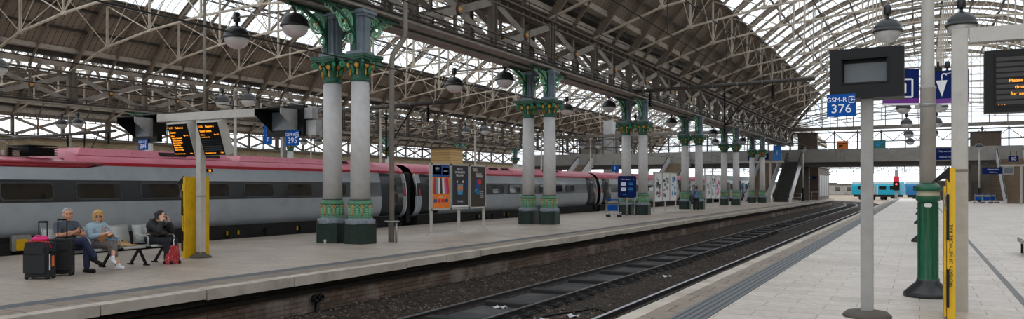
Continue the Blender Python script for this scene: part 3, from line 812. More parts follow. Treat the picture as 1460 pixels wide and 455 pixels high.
def lamp_post(x, y, label, group):
    p = post0 if PU[0] == 0 else dup(post0)
    PU[0] = 1; p.location = (x, y, 0); p['label'] = label; p['group'] = group
RX = .12
for k in range(7):
    lamp_post(RX, 14.2+14*k, 'white twin lamp post with green base on the pale platform, %s from the viewer' % ordn(k), 'lamp posts on the pale platform')
for k in range(6):
    lamp_post(-35.6, 19.4+14*k, 'white twin lamp post beyond the red and grey train, %s from the viewer' % ordn(k), 'lamp posts beyond the train')
for k in range(4):
    lamp_post(-60.2, 39.4+14*k, 'small twin lamp post before the beige far wall, %s from the viewer' % ordn(k), 'lamp posts near the far wall')
t0 = None
for k in range(6):
    if t0 is None:
        t0 = t = thing('hanging_lamp', '', 'lamp', (-16.45, 0, ZL))
        MB().tube((-.36, 0, .03), (-4.3, 0, .03), .035, n=8).build('cross_arm', m_gird, t)
        mb = MB(); mb.bar((-1.2, 0, .03), (-.36, 0, -.5), .05); mb.box((-.36, 0, -.2), (.06, .2, .8)); mb.build('strut', m_gird, t)
        MB().bar((-.9, 0, .03), (-.9, -.62, .03), .05).build('side_arm', m_gird, t)
        add_lamp(t, (-4.05, 0, 0)); add_lamp(t, (-.9, -.6, 0))
    else: t = dup(t0)
    t.location = (-16.45, 19.3+14*k, ZL)
    t['label'] = 'pair of black capped globe lamps over the train, hung from the %s column pair' % ordn(k); t['group'] = 'twin lamps hung from the column pairs'
# ================================================================ THE TRAIN
m_grey = pm('train_grey', lin(168, 177, 186), .3, var=.05, scale=1.2, dirt=lin(122, 128, 134), dirt_amt=.5, dirt_scale=.8, coat=.3)
m_band = pm('train_band', lin(46, 50, 56), .3, var=.1, scale=2, coat=.3)
m_red = pm('train_red', lin(176, 16, 38), .32, var=.1, scale=1.5, coat=.4)
m_roofsheen = pm('train_roof_sky_sheen', lin(226, 124, 146), .5, var=.08, scale=1.2, dirt=lin(176, 70, 92), dirt_amt=.5, dirt_scale=.8, coat=.2)  # red roof; the pale pink sheen of the sky is put into its colour
m_under = pm('underframe', lin(30, 28, 27), .8, var=.3, scale=3)
m_, nt_, b_ = newmat('train_window'); b_.inputs['Base Color'].default_value = (.012, .013, .015, 1); b_.inputs['Roughness'].default_value = .04; b_.inputs['Specular IOR Level'].default_value = .7; m_win = m_
m_frame = pm('window_rubber', lin(70, 74, 78), .4, var=.1)
XC = -22.22
PR = [(.98, .36), (1.17, .46), (1.29, .64), (1.35, .9), (1.37, 1.12), (1.365, 1.33), (1.345, 1.62), (1.30, 1.94), (1.235, 2.18), (1.17, 2.36), (1.13, 2.46), (1.0, 2.63), (.72, 2.78), (.4, 2.85), (0, 2.87)]
def px(z):
    for (a, b), (c, d) in zip(PR, PR[1:]):
        if b <= z <= d: return a+(c-a)*(z-b)/(d-b)
    return 0
def shell(mb, pts, stations):
    """both sides of the body between stations (y, width factor, height drop)"""
    for sg in (1, -1):
        rows = [[V((sg*x*wf, y, z-dz*max(0, z)/2.92)) for x, z in pts] for y, wf, dz in stations]
        mb.sheet(rows)
def make_car(L, label, first=None, front=False, red_deep=0):
    c = thing('train_carriage', label, 'train carriage', (XC, 0, 0), group='carriages of the red and grey train')
    a, b = .35, L-.35
    st = [(a, .93, .05), (a+.35, 1, 0), (b-.35, 1, 0), (b, .93, .05)]
    if front: st = [(a, .93, .05), (a+.35, 1, 0), (b-5, 1, 0), (b-3.2, .97, .12), (b-1.6, .88, .5), (b-.5, .72, 1.1), (b, .5, 1.6)]
    seg = lambda i, j: PR[i:j+1]
    mb = MB(); shell(mb, seg(0, 5), st); shell(mb, seg(7, 9), st); mb.build('body', m_grey, c)
    mb = MB(); shell(mb, seg(5, 7), st); mb.build('window_band', m_band, c)
    mb = MB(); shell(mb, seg(9, 10), st); mb.build('cantrail', m_red, c)
    mb = MB()
    if red_deep:
        st2 = [(red_deep-.45, 1, 0), (b-.35, 1, 0), (b, .93, .05)]
        shell(mb, seg(10, 14), st2); low = [(1.13, 2.46), (.9, 2.54), (.4, 2.57), (0, 2.58)]; shell(mb, low, [(a, .93, .05), (a+.35, 1, 0), (red_deep-.2, 1, 0)])
        e = [V((x, red_deep-.45, z)) for x, z in PR[10:]]+[V((-x, red_deep-.45, z)) for x, z in PR[10:-1][::-1]]
        l_ = [V((x, red_deep-.75, z-.02)) for x, z in low]; l_ = [l_[0]]+[V((x, red_deep-.75, 2.56)) for x in (.95, .72, .4, 0)]
        l_ = l_+[V((-p.x, p.y, p.z)) for p in l_[:-1][::-1]]
        mb.sheet([l_, e])
    else: shell(mb, seg(10, 14), st)
    mb.build('roof', m_roofsheen, c)
    mb = MB(); mb.box((0, L/2, .6), (2.2, L-1.5, 1.3)); mb.box((0, L/2, 1.75), (2.1, L-(8 if front else 1.6), 1.3)); mb.build('interior', m_under, c)
    # underframe and bogies
    mb = MB(); mb.box((0, L/2, -.2), (2.35, L-1.2, .6)); 
    y = 5.2
    while y < L-6: mb.box((1.2, y, -.08), (.1, 1.5, .7)); mb.box((-1.2, y, -.08), (.1, 1.5, .7)); y += 1.75
    mb.build('underframe', m_under, c)
    for yb in (3.4, L-3.4):
        mb = MB(); mb.box((0, yb, -.45), (2.3, 2.8, .3))
        for dy in (-1.3, 1.3):
            for x in (-.75, .75): mb.lathe([(.4, -.06), (.4, .06)], (x, yb+dy, -.45), 20, rot=M.Rotation(PI/2, 3, 'Y'))
        mb.build('bogie', m_under, c)
    tilt = -math.radians(5.6)
    ry = M.Rotation(tilt, 3, 'Y')
    y = 5.6; k = 0; mbw = None
    ends = L-3.3 if not front else L-8
    if front: m_ = None
    while y+1.38 < ends:
        if k == 0:
            mb = MB(); mb.rbox((0, 0, 0), (.03, 1.42, .5), .11, 4, ry, 0); w0 = mb.build('window', m_frame, c, (px(1.63)+.004, y+.69, 1.63))
            mb = MB(); mb.rbox((.006, 0, 0), (.03, 1.34, .42), .09, 4, ry, 0); p0 = mb.build('pane', m_win, w0)
        else:
            o = w0.copy(); C.objects.link(o); o.parent = c; o.location = (px(1.63)+.004, y+.69, 1.63)
            q = p0.copy(); C.objects.link(q); q.parent = o
        y += 2.047; k += 1
    # end doors
    for y0, y1, e in ((.75, 2.35, 1), (L-2.35, L-.75, -1)):
        if front and e < 0: continue
        off = [(x+.012, z) for x, z in PR[1:10]]
        mb = MB(); mb.sheet([[V((x, y, z)) for x, z in off] for y in (y0, y1)], (-.02, 0, 0)); d = mb.build('door', m_band, c)
        zc_ = 1.82
        mb = MB(); mb.rbox((0, 0, 0), (.03, .52, .62), .2, 5, ry, 0); mb.build('door_window', m_win, d, (px(zc_)+.012, (y0+y1)/2+.05, zc_))
        mb = MB(); mb.rbox((0, 0, 0), (.03, .7, .36), .04, 3, ry, 0); mb.build('door_panel', m_win, d, (px(1.28)+.008, (y0+y1)/2+.05, 1.25))
        ye = .42 if e > 0 else L-.42
        mb = MB(); mb.path([V(((x*.955+.02), ye, z)) for x, z in PR[1:10]], .022, 6); mb.build('end_strip', m_white, c)
        mb = MB(); mb.rbox((0, 0, 0), (.02, .12, .34), .02, 2, ry, 0); mb.build('red_notice', m_red, d, (px(1.5)*.975+.02, ye+e*.2, 1.5))
    for yy in (0, ):
        mb = MB(); mb.box((0, .1, 1.2), (1.6, .5, 2.3)); mb.rbox((0, .1, 1.2), (2.1, .3, 2.5), .2, 4, None, 1); mb.build('gangway', m_rubber, c)
    # roof gear: low raised panels with grilles
    def pod(y0, y1, w, h, s=.25):
        mb = MB()
        vs = [V((x*w, y, 2.66)) for y in (y0, y1) for x in (-1, 1)]+[V((x*(w-.2), y, 2.80+h)) for y in (y0+s, y1-s) for x in (-1, 1)]
        mb.add(vs, [(0, 1, 5, 4), (1, 3, 7, 5), (3, 2, 6, 7), (2, 0, 4, 6), (4, 5, 7, 6), (0, 2, 3, 1)])
        yy = y0+s+.4
        while yy < y1-s-.2: mb.box((w-.1, yy, 2.74+h*.5), (.03, .03, .03)); yy += .6
        return mb
    def grille(y0, y1, w, h):
        mb = MB(); R_ = M.Rotation(-math.atan2(.2, .14+h), 3, 'Y'); c_ = V((w-.09, (y0+y1)/2, 2.74+h/2))
        mb.box(c_, (.03, y1-y0, (.14+h)*.62), R_)
        yy = y0+.08
        while yy < y1: mb.box(c_+V((.012, yy-(y0+y1)/2, .005)), (.02, .02, (.14+h)*.55), R_); yy += .12
        return mb
    if not front:
        for y0, y1, h in (((7.9, 13.6, .08), (13.9, 21.8, .06)) if red_deep else ((6, 11, .06), (13, 18, .06))):
            p = pod(y0, y1, .98, h).build('roof_pod', m_roofsheen, c)
            grille(y1-1.4, y1-.5, .98, h).build('grille', m_under, p)
            grille(y1-2.9, y1-1.9, .98, h).build('grille', m_under, p)
    if red_deep:
        mb = MB(); off = [(x+.008, z) for x, z in ((1.197, 2.28), (1.17, 2.36), (1.13, 2.46))]
        mb.sheet([[V((off[0][0]-.02, red_deep+.05, off[0][1]+.10))]+[V((x, red_deep+.35, z)) for x, z in off[1:]], [V((x, red_deep-.25, z)) for x, z in off], [V((x, 1, z)) for x, z in off]], (-.012, 0, 0))
        mb.build('red_panel', pm('train_darkred', lin(140, 12, 30), .35, var=.1, coat=.3), c)
    mb = MB(); mb.rbox((0, 0, 0), (.03, .24, .12), .01, 2, ry, 0); n = mb.build('number_display', m_black, c, (px(2.3)+.01, 12.4, 2.29))
    words('14' if red_deep else '15', .11, m_amber, n, (.022, 0, 0), (PI/2, tilt*0, PI/2), ext=.002)
    for yy, zz in ((6.4, .05), (9.2, .08), (9.7, .06), (13.1, .05), (13.6, .05), (16.5, .06)):
        if yy < L-3:
            mb = MB(); mb.box((1.27, yy, zz+.12), (.04, .045, .14)); mb.build('yellow_handle', m_yellow, c)
    return c
c0 = make_car(24.0, 'red and grey carriage behind the bench, with insulators on its roof', red_deep=8.25)
c0.location.y = 6.2
c1 = make_car(24.0, 'red and grey carriage behind the second column pair')
c1.location.y = 30.2
c2 = dup(c1, (XC, 54.2, 0), label='red and grey carriage behind the luggage trolley and the third column pair')
c3 = make_car(13.0, 'red and grey leading carriage at the far end of the train', front=True); c3.location.y = 78.2
# the yellow box between man and bogie: end of the coupling step
t = MB(); t.rbox((0, 0, 0), (.1, .5, .42), .04, 3, axis=0); o = t.build('step_board', m_galv, c0, (1.3, 6.15, .28))
MB().rbox((.06, 0, -.05), (.05, .3, .3), .03, 3, axis=0).build('yellow_step', m_yellow, o)
# roof equipment on the first carriage
def insul(h, r, n):
    pr = [(r*.45, 0)]
    for i in range(n):
        z = h*(i+.15)/n; pr += [(r*.5, z), (r, z+h*.2/n), (r, z+h*.45/n), (r*.5, z+h*.6/n)]
    return pr+[(r*.45, h)]
for i, (u, x, h, r) in enumerate(((40, .75, .34, .17), (88, .75, .2, .1), (46, -.2, .3, .13))):
    pass
for (y, x, h, r) in ((5.55, .7, .42, .15), (6.2, .75, .24, .08), (4.95, .3, .3, .12), (3.4, .6, .3, .12), (6.2, -.3, .36, .12)):
    MB().lathe(insul(h, r, 5), n=14).build('insulator', m_black, c0, (x, y, 2.57))
mb = MB(); mb.box((.55, 6.9, 2.70), (.9, .7, .2)); [mb.box((.55, 6.9, 2.63+.06*i), (1.0, .8, .02)) for i in range(5)]; mb.build('resistor_stack', m_black, c0)
mb = MB(); mb.tube((.7, 5.55, 2.98), (.2, 3.4, 3.02), .02); mb.tube((.7, 6.2, 2.80), (.9, 6.0, 2.95), .015); mb.tube((.9, 6.0, 2.95), (.7, 5.6, 2.98), .015); mb.box((.4, 6.3, 2.66), (.5, .4, .14)); mb.build('roof_conductor', m_cream, c0)
mb = MB()
for sx in (-.45, .45):
    mb.path([(sx, 2.2, 2.6), (sx*.8, 5.2, 2.9), (sx*1.3, 2.6, 3.1)], .03, 6)
mb.tube((-.75, 2.6, 3.12), (.75, 2.6, 3.12), .035); mb.tube((-.75, 2.2, 3.12), (.75, 2.2, 3.12), .035); mb.lathe([(.25, 2.57), (.3, 2.68), (.25, 2.78), (.08, 2.84)], (.2, 5.9, .0), 14)
mb.build('pantograph', m_black, c0)
for x in (XC-.75, XC+.75): rail(x, 'rail under the red and grey train, %s side' % ('platform' if x > XC else 'far'), 0, 120).location.z = -1.01
struct(MB().box((-23.2, 55, -1.1), (5.2, 140, .2)).build('track_bed', m_ballast))

# ================================================================ ISLAND PLATFORM: information boards
def screen_hood(parent, x, y, z, w=1.05, h=.64):
    """hooded driver's monitor looking towards -y"""
    mb = MB(); mb.rbox((x, y, z), (w, .16, h), .01, 1, None, 1); mb.box((x, y+.2, z+.05), (w*.6, .3, h*.6)); b = mb.build('monitor_box', m_scr, parent)
    mb = MB()
    x0, x1 = x-w*.36, x+w*.36; yf = y-.09; yo = y-.62; zt = z+h*.36; zb = z-h*.34
    mb.prism([(yf, zt), (yo, zt), (yo, zt-.14), (yf, zb)], x1-.02, x1, lambda p, t: V((t, p[0], p[1])))
    b1 = mb.build('hood_side', m_galv, b)
    mb = MB(); mb.prism([(yf, zt), (yo, zt), (yo, zt-.14), (yf, zb)], x0, x0+.02, lambda p, t: V((t, p[0], p[1]))); mb.box((x, (yf+yo)/2, zt), (x1-x0, yf-yo, .02)); mb.build('hood', m_black, b)
    mb = MB(); mb.box((x, yf-.005, z), (w*.66, .02, h*.6)); mb.build('screen', m_scrg, b)
def gsm_sign(parent, num, loc, w=.4, h=.34):
    s = MB().box((0, 0, 0), (w, .02, h)).build('number_sign', m_blue, parent, loc)
    words('GSM-R', .098*w/.4, m_white, s, (-.065*w/.4, -.012, h*.24), align='CENTER')
    words(num, .185*w/.4, m_white, s, (0, -.012, -h*.17), xs=1.05)
    mb = MB(); k = w/.4; x, z = .14*k, h*.24
    for a, b in (((-.035, .045), (.035, .045)), ((-.035, -.045), (.035, -.045)), ((.035, .045), (.035, .02)), ((.035, -.045), (.035, -.02)), ((-.035, .045), (-.035, -.045)), ((.05, 0), (-.01, 0)), ((-.01, 0), (.01, .02)), ((-.01, 0), (.01, -.02))):
        mb.bar((x+a[0]*k, -.012, z+a[1]*k), (x+b[0]*k, -.012, z+b[1]*k), .01*k, .004, (0, 1, 0))
    mb.build('entry_icon', m_white, s)
T = thing('departure_board_post', 'white T-shaped post with departure boards and hooded monitors behind the bench', 'sign post', (-15.8, 13.72, 0))
MB().rbox((0, 0, 1.8), (.17, .17, 3.6), .01, 1).build('post', m_pole, T)
MB().rbox((.5, -.02, 3.5), (5.0, .16, .2), .01, 1, None, 0).build('cross_beam', m_pole, T)
mb = MB(); mb.lathe([(.26, 0), (.26, .03), (.12, .1), (.11, .14)], n=18); mb.build('base_cover', m_cdark, T)
MB().tube((0, .12, 3.55), (0, .12, 7.15), .035, n=8).build('conduit', m_steel, T)
for xb, rows in ((-.56, ('1117', 'Platform 6', 'Euston', 6)), (.50, ('1135', 'Platform 5', 'Hazel Grove', 1))):
    hd = bpy.data.objects.new('departure_board', None)
    mb = MB(); tl = -math.radians(20)
    R_ = M.Rotation(tl, 3, 'X')
    b = MB().rbox((0, 0, 0), (.74, .26, .86), .02, 1, None, 0).build('departure_board', m_pole, T, (xb, 0, 2.96)); b.rotation_euler = (-tl*.9, 0, 0)
    s = MB().box((0, -.136, 0), (.70, .01, .82)).build('screen', m_scr, b)
    f = lambda tx, sz, x, z, al='LEFT': words(tx, sz*.9, m_amber, s, (x*.86, -.144, z), align=al, ext=.001)
    f(rows[0], .075, -.36, .31); f(rows[1], .075, -.1, .31); f(rows[2], .085, -.36, .2)
    f('Calling at', .04, -.36, .11); f('Page 1 of 1', .04, .36, .11, 'RIGHT')
    st_ = ['Stockport, Macclesfield', 'Congleton, Kidsgrove', 'Stoke on Trent, Stone', 'Stafford, Rugeley', 'Lichfield, Tamworth', 'Nuneaton and Rugby'] if rows[3] > 1 else ['Levenshulme only']
    for i, q in enumerate(st_): f(q, .042, -.34, .05-.06*i)
    if rows[3] == 1:
        mb = MB()
        for i in range(6): mb.box((0, -.143, -.03-.05*i), (.62, .003, .008))
        mb.build('screen_row', m_scrg, s)
    f('Operated by local trains' if rows[3] == 1 else 'Formed of nine coaches', .042, -.36, -.35); f('1116', .05, .36, -.35, 'RIGHT')
screen_hood(T, 2.85, -.02, 3.26, 1.1, .7); screen_hood(T, -1.95, -.02, 3.26, .95, .7)
gsm_sign(T, '395', (3.12, -.13, 2.86)); gsm_sign(T, '394', (-1.95, -.13, 2.84), .34, .28)
mb = MB(); mb.box((3.5, .05, 3.42), (.25, .22, .25)); mb.box((3.55, .1, 3.1), (.3, .2, .34)); mb.build('junction_box', m_galv, T)
MB().rbox((0, 0, 0), (.18, .18, .03), .01, 1).build('strap', m_steel, T, (0, 0, 1.52))

# portable ramps: tall yellow folded boarding ramps strapped to posts
def make_ramp():
    r = thing('boarding_ramp', '', 'ramp', (0, 0, 0))
    W, H = .74, 2.0
    mb = MB(); mb.box((0, 0, H/2), (.035, W, H)); mb.box((-.035, -W/2+.02, H/2), (.09, .035, H)); mb.box((-.035, W/2-.02, H/2), (.09, .035, H))
    for z in (.1, .7, 1.3, 1.9): mb.box((-.04, 0, z), (.08, W-.05, .03))
    mb.build('ramp_deck', m_yellow, r)
    mb = MB(); mb.box((-.1, 0, H/2-.1), (.025, W-.06, H-.28)); mb.build('folded_deck', m_yellow, r)
    [MB().box((-.07, -W/2+.0, z), (.03, .05, h_)).build('rubber_strip', m_black, r) for z, h_ in ((.42, .5), (1.35, .6))]
    mb = MB(); mb.prism([(0, 2.02), (-.2, 1.82), (-.2, 1.8), (-.04, 1.86), (0, 1.8)], -W/2, -W/2+.04, lambda p, t: V((p[0]-.05, t, p[1]))); mb.build('corner_plate', m_black, r)
    mb = MB(); mb.path([V((-.08, -W/2-.01, z+.0)) + V((-.03*math.sin((z-1.45)/.22*PI), -.0, 0)) for z in [1.45+.022*i for i in range(11)]], .012, 6); mb.build('carry_handle', m_galv, r)
    words('PROPERTY OF NETWORK RAIL', .06, m_black, r, (-.03, -W/2-.0005, .85), (PI/2, -PI/2, 0), ext=.001)
    return r
rp = make_ramp(); rp.location = (-16.0, 13.77, 0); rp['label'] = 'yellow boarding ramp stood upright against the post beside the bench'
rp2 = dup(rp, (.40, 12.14, 0), label='yellow boarding ramp stood upright against the white frame on the pale platform')
for r_ in (rp, rp2): r_['group'] = 'yellow boarding ramps'

# poster boards
def poster_stand(x, y0, npan, pw, label, arts, zlo=.9, zhi=2.62, mats=None):
    t = thing('poster_stand', label, 'poster board', (x, y0, 0), group='poster boards on the island platform')
    gap = .06; Lt = npan*pw+(npan-1)*gap
    for i in range(npan):
        c = pw/2+i*(pw+gap)
        f = MB(); h = zhi-zlo
        f.box((0, c, (zlo+zhi)/2), (.1, pw, h)); f.box((.06, c, zhi-.03), (.03, pw, .06)); f.box((.06, c, zlo+.03), (.03, pw, .06)); f.box((.06, c-pw/2+.03, (zlo+zhi)/2), (.03, .06, h)); f.box((.06, c+pw/2-.03, (zlo+zhi)/2), (.03, .06, h))
        f.box((.065, c, zhi-.02), (.04, .14, .05))
        fr = f.build('poster_frame', m_pole, t)
        bg, fn = arts[i]
        p = MB().box((.056, c, (zlo+zhi)/2), (.008, pw-.12, h-.12)).build('poster', bg, fr)
        fn(p, c, (zlo+zhi)/2, pw-.14, h-.14)
    for y in ([-.06] if npan < 3 else [])+[.08, Lt/2, Lt-.08]:
        mb = MB(); mb.rbox((0, y, zlo/2), (.09, .09, zlo), .01, 1); mb.lathe([(.2, 0), (.2, .015), (.05, .03)], (0, y, 0), 14); mb.build('leg', m_pole, t)
    return t
def pmm(n, r, g, b): return pm(n, lin(r, g, b), .5, var=.1, scale=8)
k_or, k_bl, k_cy, k_rd, k_wh, k_dk, k_br, k_pk, k_gr = pmm('print_orange', 238, 128, 30), pmm('print_blue', 20, 66, 140), pmm('print_cyan', 40, 150, 205), pmm('print_red', 200, 40, 50), pmm('print_white', 225, 225, 225), pmm('print_dark', 26, 32, 40), pmm('print_brown', 52, 42, 38), pmm('print_pink', 214, 90, 150), pmm('print_grey', 130, 140, 150)
def art_mag(p, c, z, w, h):
    X = .0625
    def q(m, name, y, zz, sy, sz, rot=0): MB().box((X, 0, 0), (.006, sy*w, sz*h), M.Rotation(rot, 3, 'X')).build(name, m, p, (0, c+y*w, z+zz*h))
    q(k_bl, 'top_block', 0, .36, 1, .28); q(k_or, 'patch', -.22, .385, .46, .2); q(k_cy, 'patch', .27, .36, .38, .16)
    for i, (m, rt) in enumerate(((k_rd, .1), (k_gr, .05), (k_wh, 0), (k_br, -.03), (k_wh, -.08), (k_pk, -.12), (k_rd, -.2))):
        MB().box((X+.004+.002*i, 0, 0), (.005, .14*w, .36*h), M.Rotation(-rt, 3, 'X')).build('magazine', m, p, (0, c+(-.36+.12*i)*w, z+.02*h))
    for i, m in enumerate((k_bl, k_rd, k_rd, k_bl)): q(m, 'square', -.33+.22*i, -.33, .17, .075)
    R_ = (PI/2, 0, PI/2)
    words('NEW', .12, k_wh, p, (X+.004, c-.22*w, z+.42*h), R_); words('DAILY', .1, k_bl, p, (X+.004, c-.22*w, z+.35*h), R_); words('NOW', .1, k_wh, p, (X+.004, c+.27*w, z+.36*h), R_)
    words('every day', .075, k_wh, p, (X+.002, c, z-.24*h), R_)
def art_brutal(p, c, z, w, h):
    R_ = (PI/2, 0, PI/2); X = .064
    for i, q in enumerate(('BRUTAL.', 'DEMANDING.', 'BRILLIANT.')): words(q, .12, k_wh, p, (X, c, z+(.42-.075*i)*h), R_)
    mb = MB(); mb.rbox((X, c, z-.03*h), (.005, .34*w, .2*h), .04, 3, None, 0); mb.build('helmet', k_gr, p)
    mb = MB(); mb.box((X+.004, c, z-.03*h), (.004, .3*w, .05*h)); mb.build('visor', k_or, p)
    for d in (-.18, .18): MB().lathe([(.05, 0), (.03, .004)], (X, c+d*w, z+.12*h), 10, rot=M.Rotation(PI/2, 3, 'Y')).build('headlight', k_wh, p)
    mb = MB(); mb.box((X, c, z-.15*h), (.004, .3*w, .09*h)); mb.build('blue_glow', k_cy, p)
    mb = MB(); mb.box((X, c-.4*w, z+.02*h), (.003, .06*w, .2*h)); mb.box((X, c+.4*w, z+.05*h), (.003, .06*w, .25*h)); mb.build('blue_streak', k_bl, p)
    words('THE BULL', .1, k_wh, p, (X, c, z-.36*h), R_); MB().box((X, c, z-.475*h), (.004, w, .045*h)).build('caption_strip', k_wh, p)
def art_murder(p, c, z, w, h):
    R_ = (PI/2, 0, PI/2); X = .064
    words('THE NEXT', .08, k_wh, p, (X, c-.2*w, z+.44*h), R_); words('CHAPTER', .08, k_wh, p, (X, c-.15*w, z+.4*h), R_)
    words('WORLD OF', .09, k_wh, p, (X, c+.05*w, z+.32*h), R_); words('MURDER', .13, k_wh, p, (X, c+.1*w, z+.255*h), R_)
    mb = MB(); mb.rbox((X, c+.0*w, z+.05*h), (.004, .34*w, .24*h), .06, 3, M.Rotation(.3, 3, 'X') if 0 else None, 0); mb.build('figure', k_bl, p)
    mb = MB(); mb.box((X+.003, c+.12*w, z+.12*h), (.004, .2*w, .12*h), M.Rotation(.5, 3, 'X') if 0 else None); mb.build('red_shape', k_rd, p)
    for i in range(3): MB().box((X+.004, c+(-.12+.1*i)*w, z-(.1+.03*i)*h), (.004, .2*w, .07*h)).build('blue_shape', k_cy, p)
    for i in range(4): words('in cinemas' if i % 2 else 'this autumn', .055, k_wh, p, (X, c+.28*w, z-(.12+.05*i)*h), R_)
poster_stand(-15.75, 23.9, 3, 1.3, 'three-panel poster board with orange and two dark posters past the first columns', [(k_or, art_mag), (k_dk, art_brutal), (k_br, art_murder)])
def art_mix(seed, ms):
    def fn(p, c, z, w, h):
        rr = random.Random(seed)
        for i in range(16):
            mb = MB(); sy, sz = rr.uniform(.08, .36), rr.uniform(.03, .16)
            mb.rbox((.062+.001*i, c+rr.uniform(-.3, .3)*w, z+rr.uniform(-.36, .36)*h), (.005, sy*w, sz*h), .04, 2, None, 0); mb.build('print_patch', rr.choice(ms), p)
    return fn
poster_stand(-15.75, 50.9, 3, 1.75, 'pale three-panel poster board between the third and fourth column pairs', [(k_wh, art_mix(1, [k_gr, k_gr, k_pk, k_dk, k_wh])), (k_wh, art_mix(2, [k_br, k_gr, k_gr, k_wh])), (k_wh, art_mix(3, [k_cy, k_bl, k_cy]))], .75, 2.75)
poster_stand(-15.75, 65.2, 3, 1.7, 'pale poster board with red print between the fourth and fifth column pairs', [(k_wh, art_mix(4, [k_rd, k_gr, k_gr, k_wh])), (k_wh, art_mix(5, [k_br, k_gr, k_wh, k_cy])), (k_wh, art_mix(6, [k_pk, k_bl]))], .75, 2.75)
t = thing('poster_stand', 'narrow blue information board beyond the fifth column pair', 'poster board', (-15.6, 78.2, 0), group='poster boards on the island platform')
MB().box((0, 0, 1.4), (.08, 1.2, 1.9)).build('panel', m_navy, t)
for y in (-.5, .5): MB().tube((0, y, 0), (0, y, .6), .05).build('leg', m_galv, t)

# trolley with information panel
p = G_(894, 308)
t = thing('information_stand', 'dark blue information panel on two steel legs behind the luggage trolley', 'information board', (p.x, p.y, 0), rz=TH)
w_, h_ = 1.05, 1.25
mb = MB(); mb.rbox((0, 0, 1.75), (w_, .08, h_), .06, 4, None, 1); b = mb.build('panel', m_navy, t)
mb = MB(); mb.rbox((0, .01, 1.75), (w_+.06, .07, h_+.06), .08, 4, None, 1); mb.build('panel_rim', m_scr, t)
words('Information', .12, m_white, b, (-.1, -.045, 2.2)); words('i', .14, m_white, b, (.38, -.045, 2.2))
for z in (1.92, 1.6): MB().box((-.22, -.042, z), (.3, .01, .22)).build('white_panel', m_white, b)
for z in (1.98, 1.88, 1.68, 1.58, 1.5): MB().box((.22, -.042, z), (.25, .006, .03)).build('text_line', k_cy, b)
words('Help', .12, k_cy, b, (-.15, -.045, 1.3))
for x in (-.0, .47):
    MB().tube((x, 0, 0), (x, 0, 1.2), .035).build('leg', m_galv, t)
MB().tube((0, 0, .75), (.47, 0, .75), .025).build('cross_bar', m_galv, t)
MB().tube((0, 0, 1.02), (.47, 0, 1.02), .025).build('cross_bar', m_galv, t)
def make_trolley(label, loc, rz, n=3):
    t = thing('luggage_trolley', label, 'luggage trolley', loc, rz=rz)
    for k in range(n):
        y = .17*k
        mb = MB()
        for x in (-.33, .33):
            mb.path([(x, y-.35, .14), (x, y+.35, .14), (x, y+.4, .3), (x, y+.5, .95), (x, y+.42, 1.0)], .022, 6)
            mb.tube((x, y-.3, .14), (x, y-.3, .3), .02, n=6)
        mb.tube((-.33, y+.35, .14), (.33, y+.35, .14), .02, n=6); mb.tube((-.33, y-.35, .14), (.33, y-.35, .14), .02, n=6)
        for i in range(5): mb.tube((-.33+.165*i, y-.35, .15), (-.33+.165*i, y+.35, .15), .012, n=5)
        mb.tube((-.33, y+.46, .7), (.33, y+.46, .7), .018, n=6)
        mb.build('frame', m_chrome, t)
        mb = MB(); mb.tube((-.36, y+.42, 1.0), (.36, y+.42, 1.0), .03, n=8); mb.build('handle', m_blue, t)
        mb = MB()
        for x in (-.33, .33):
            for yy in (-.3, .3): mb.lathe([(.07, -.02), (.07, .02)], (x, y+yy, .07), 12, rot=M.Rotation(PI/2, 3, 'Y'))
        mb.build('wheels', m_rubber, t)
    mb = MB(); mb.box((0, -.02+.46, .52), (.6, .02, .34)); mb.build('blue_panel', m_blue, t)
    mb = MB(); mb.box((0, .44, .84), (.6, .03, .12)); mb.build('basket', m_galv, t)
    return t
p = G_(876, 309.5)
make_trolley('nested steel luggage trolleys with blue handles beside the dark blue information panel', (p.x, p.y, 0), TH+.1)

# bench along the platform, facing the tracks
BX = -15.55
t = thing('bench', 'perforated metal bench with three people sitting on it', 'bench', (BX, 8.95, 0))
m_perf = None
m_, nt_, b_ = newmat('perforated_metal'); m_perf = m_
tc_ = N(nt_, 'ShaderNodeTexCoord'); vo = N(nt_, 'ShaderNodeTexVoronoi', Scale=70); vo.inputs['Randomness'].default_value = 0; nt_.links.new(tc_.outputs['Object'], vo.inputs['Vector'])
rm = N(nt_, 'ShaderNodeValToRGB'); rm.color_ramp.elements[0].position = .28; rm.color_ramp.elements[1].position = .34; rm.color_ramp.elements[0].color = lin(96, 98, 98); rm.color_ramp.elements[1].color = lin(190, 192, 190)
nt_.links.new(vo.outputs['Distance'], rm.inputs[0]); nt_.links.new(rm.outputs[0], b_.inputs['Base Color']); b_.inputs['Roughness'].default_value = .45; b_.inputs['Metallic'].default_value = .2
SY = [.45+.69*i for i in range(5)]
for y in SY[1:]:
    rows = [[V((x, y+yy, z)) for x, z in ((.30, .42), (.27, .45), (.1, .44), (-.12, .42), (-.2, .43))] for yy in (-.27, .27)]
    MB().sheet(rows, (0, 0, -.025)).build('seat', m_perf, t)
    rows = [[V((x, y+yy, z)) for x, z in ((-.2, .47), (-.23, .56), (-.28, .72), (-.33, .86), (-.335, .88))] for yy in (-.27, .27)]
    MB().sheet(rows, (-.025, 0, 0)).build('backrest', m_perf, t)
    mb = MB(); mb.bar((-.24, y-.27, .47), (-.355, y-.27, .885), .03); mb.bar((-.24, y+.27, .47), (-.355, y+.27, .885), .03); mb.bar((-.355, y-.28, .885), (-.355, y+.28, .885), .03); mb.build('back_frame', m_seat, t)
for y in [SY[0]-.345+.69*i for i in range(1, 6)]:
    MB().path([V((-.2, y, .42)), V((-.2, y, .62)), V((-.16, y, .66)), V((.2, y, .66)), V((.25, y, .64)), V((.28, y, .58)), V((.28, y, .42))], .018, 8).build('armrest', m_seat, t)
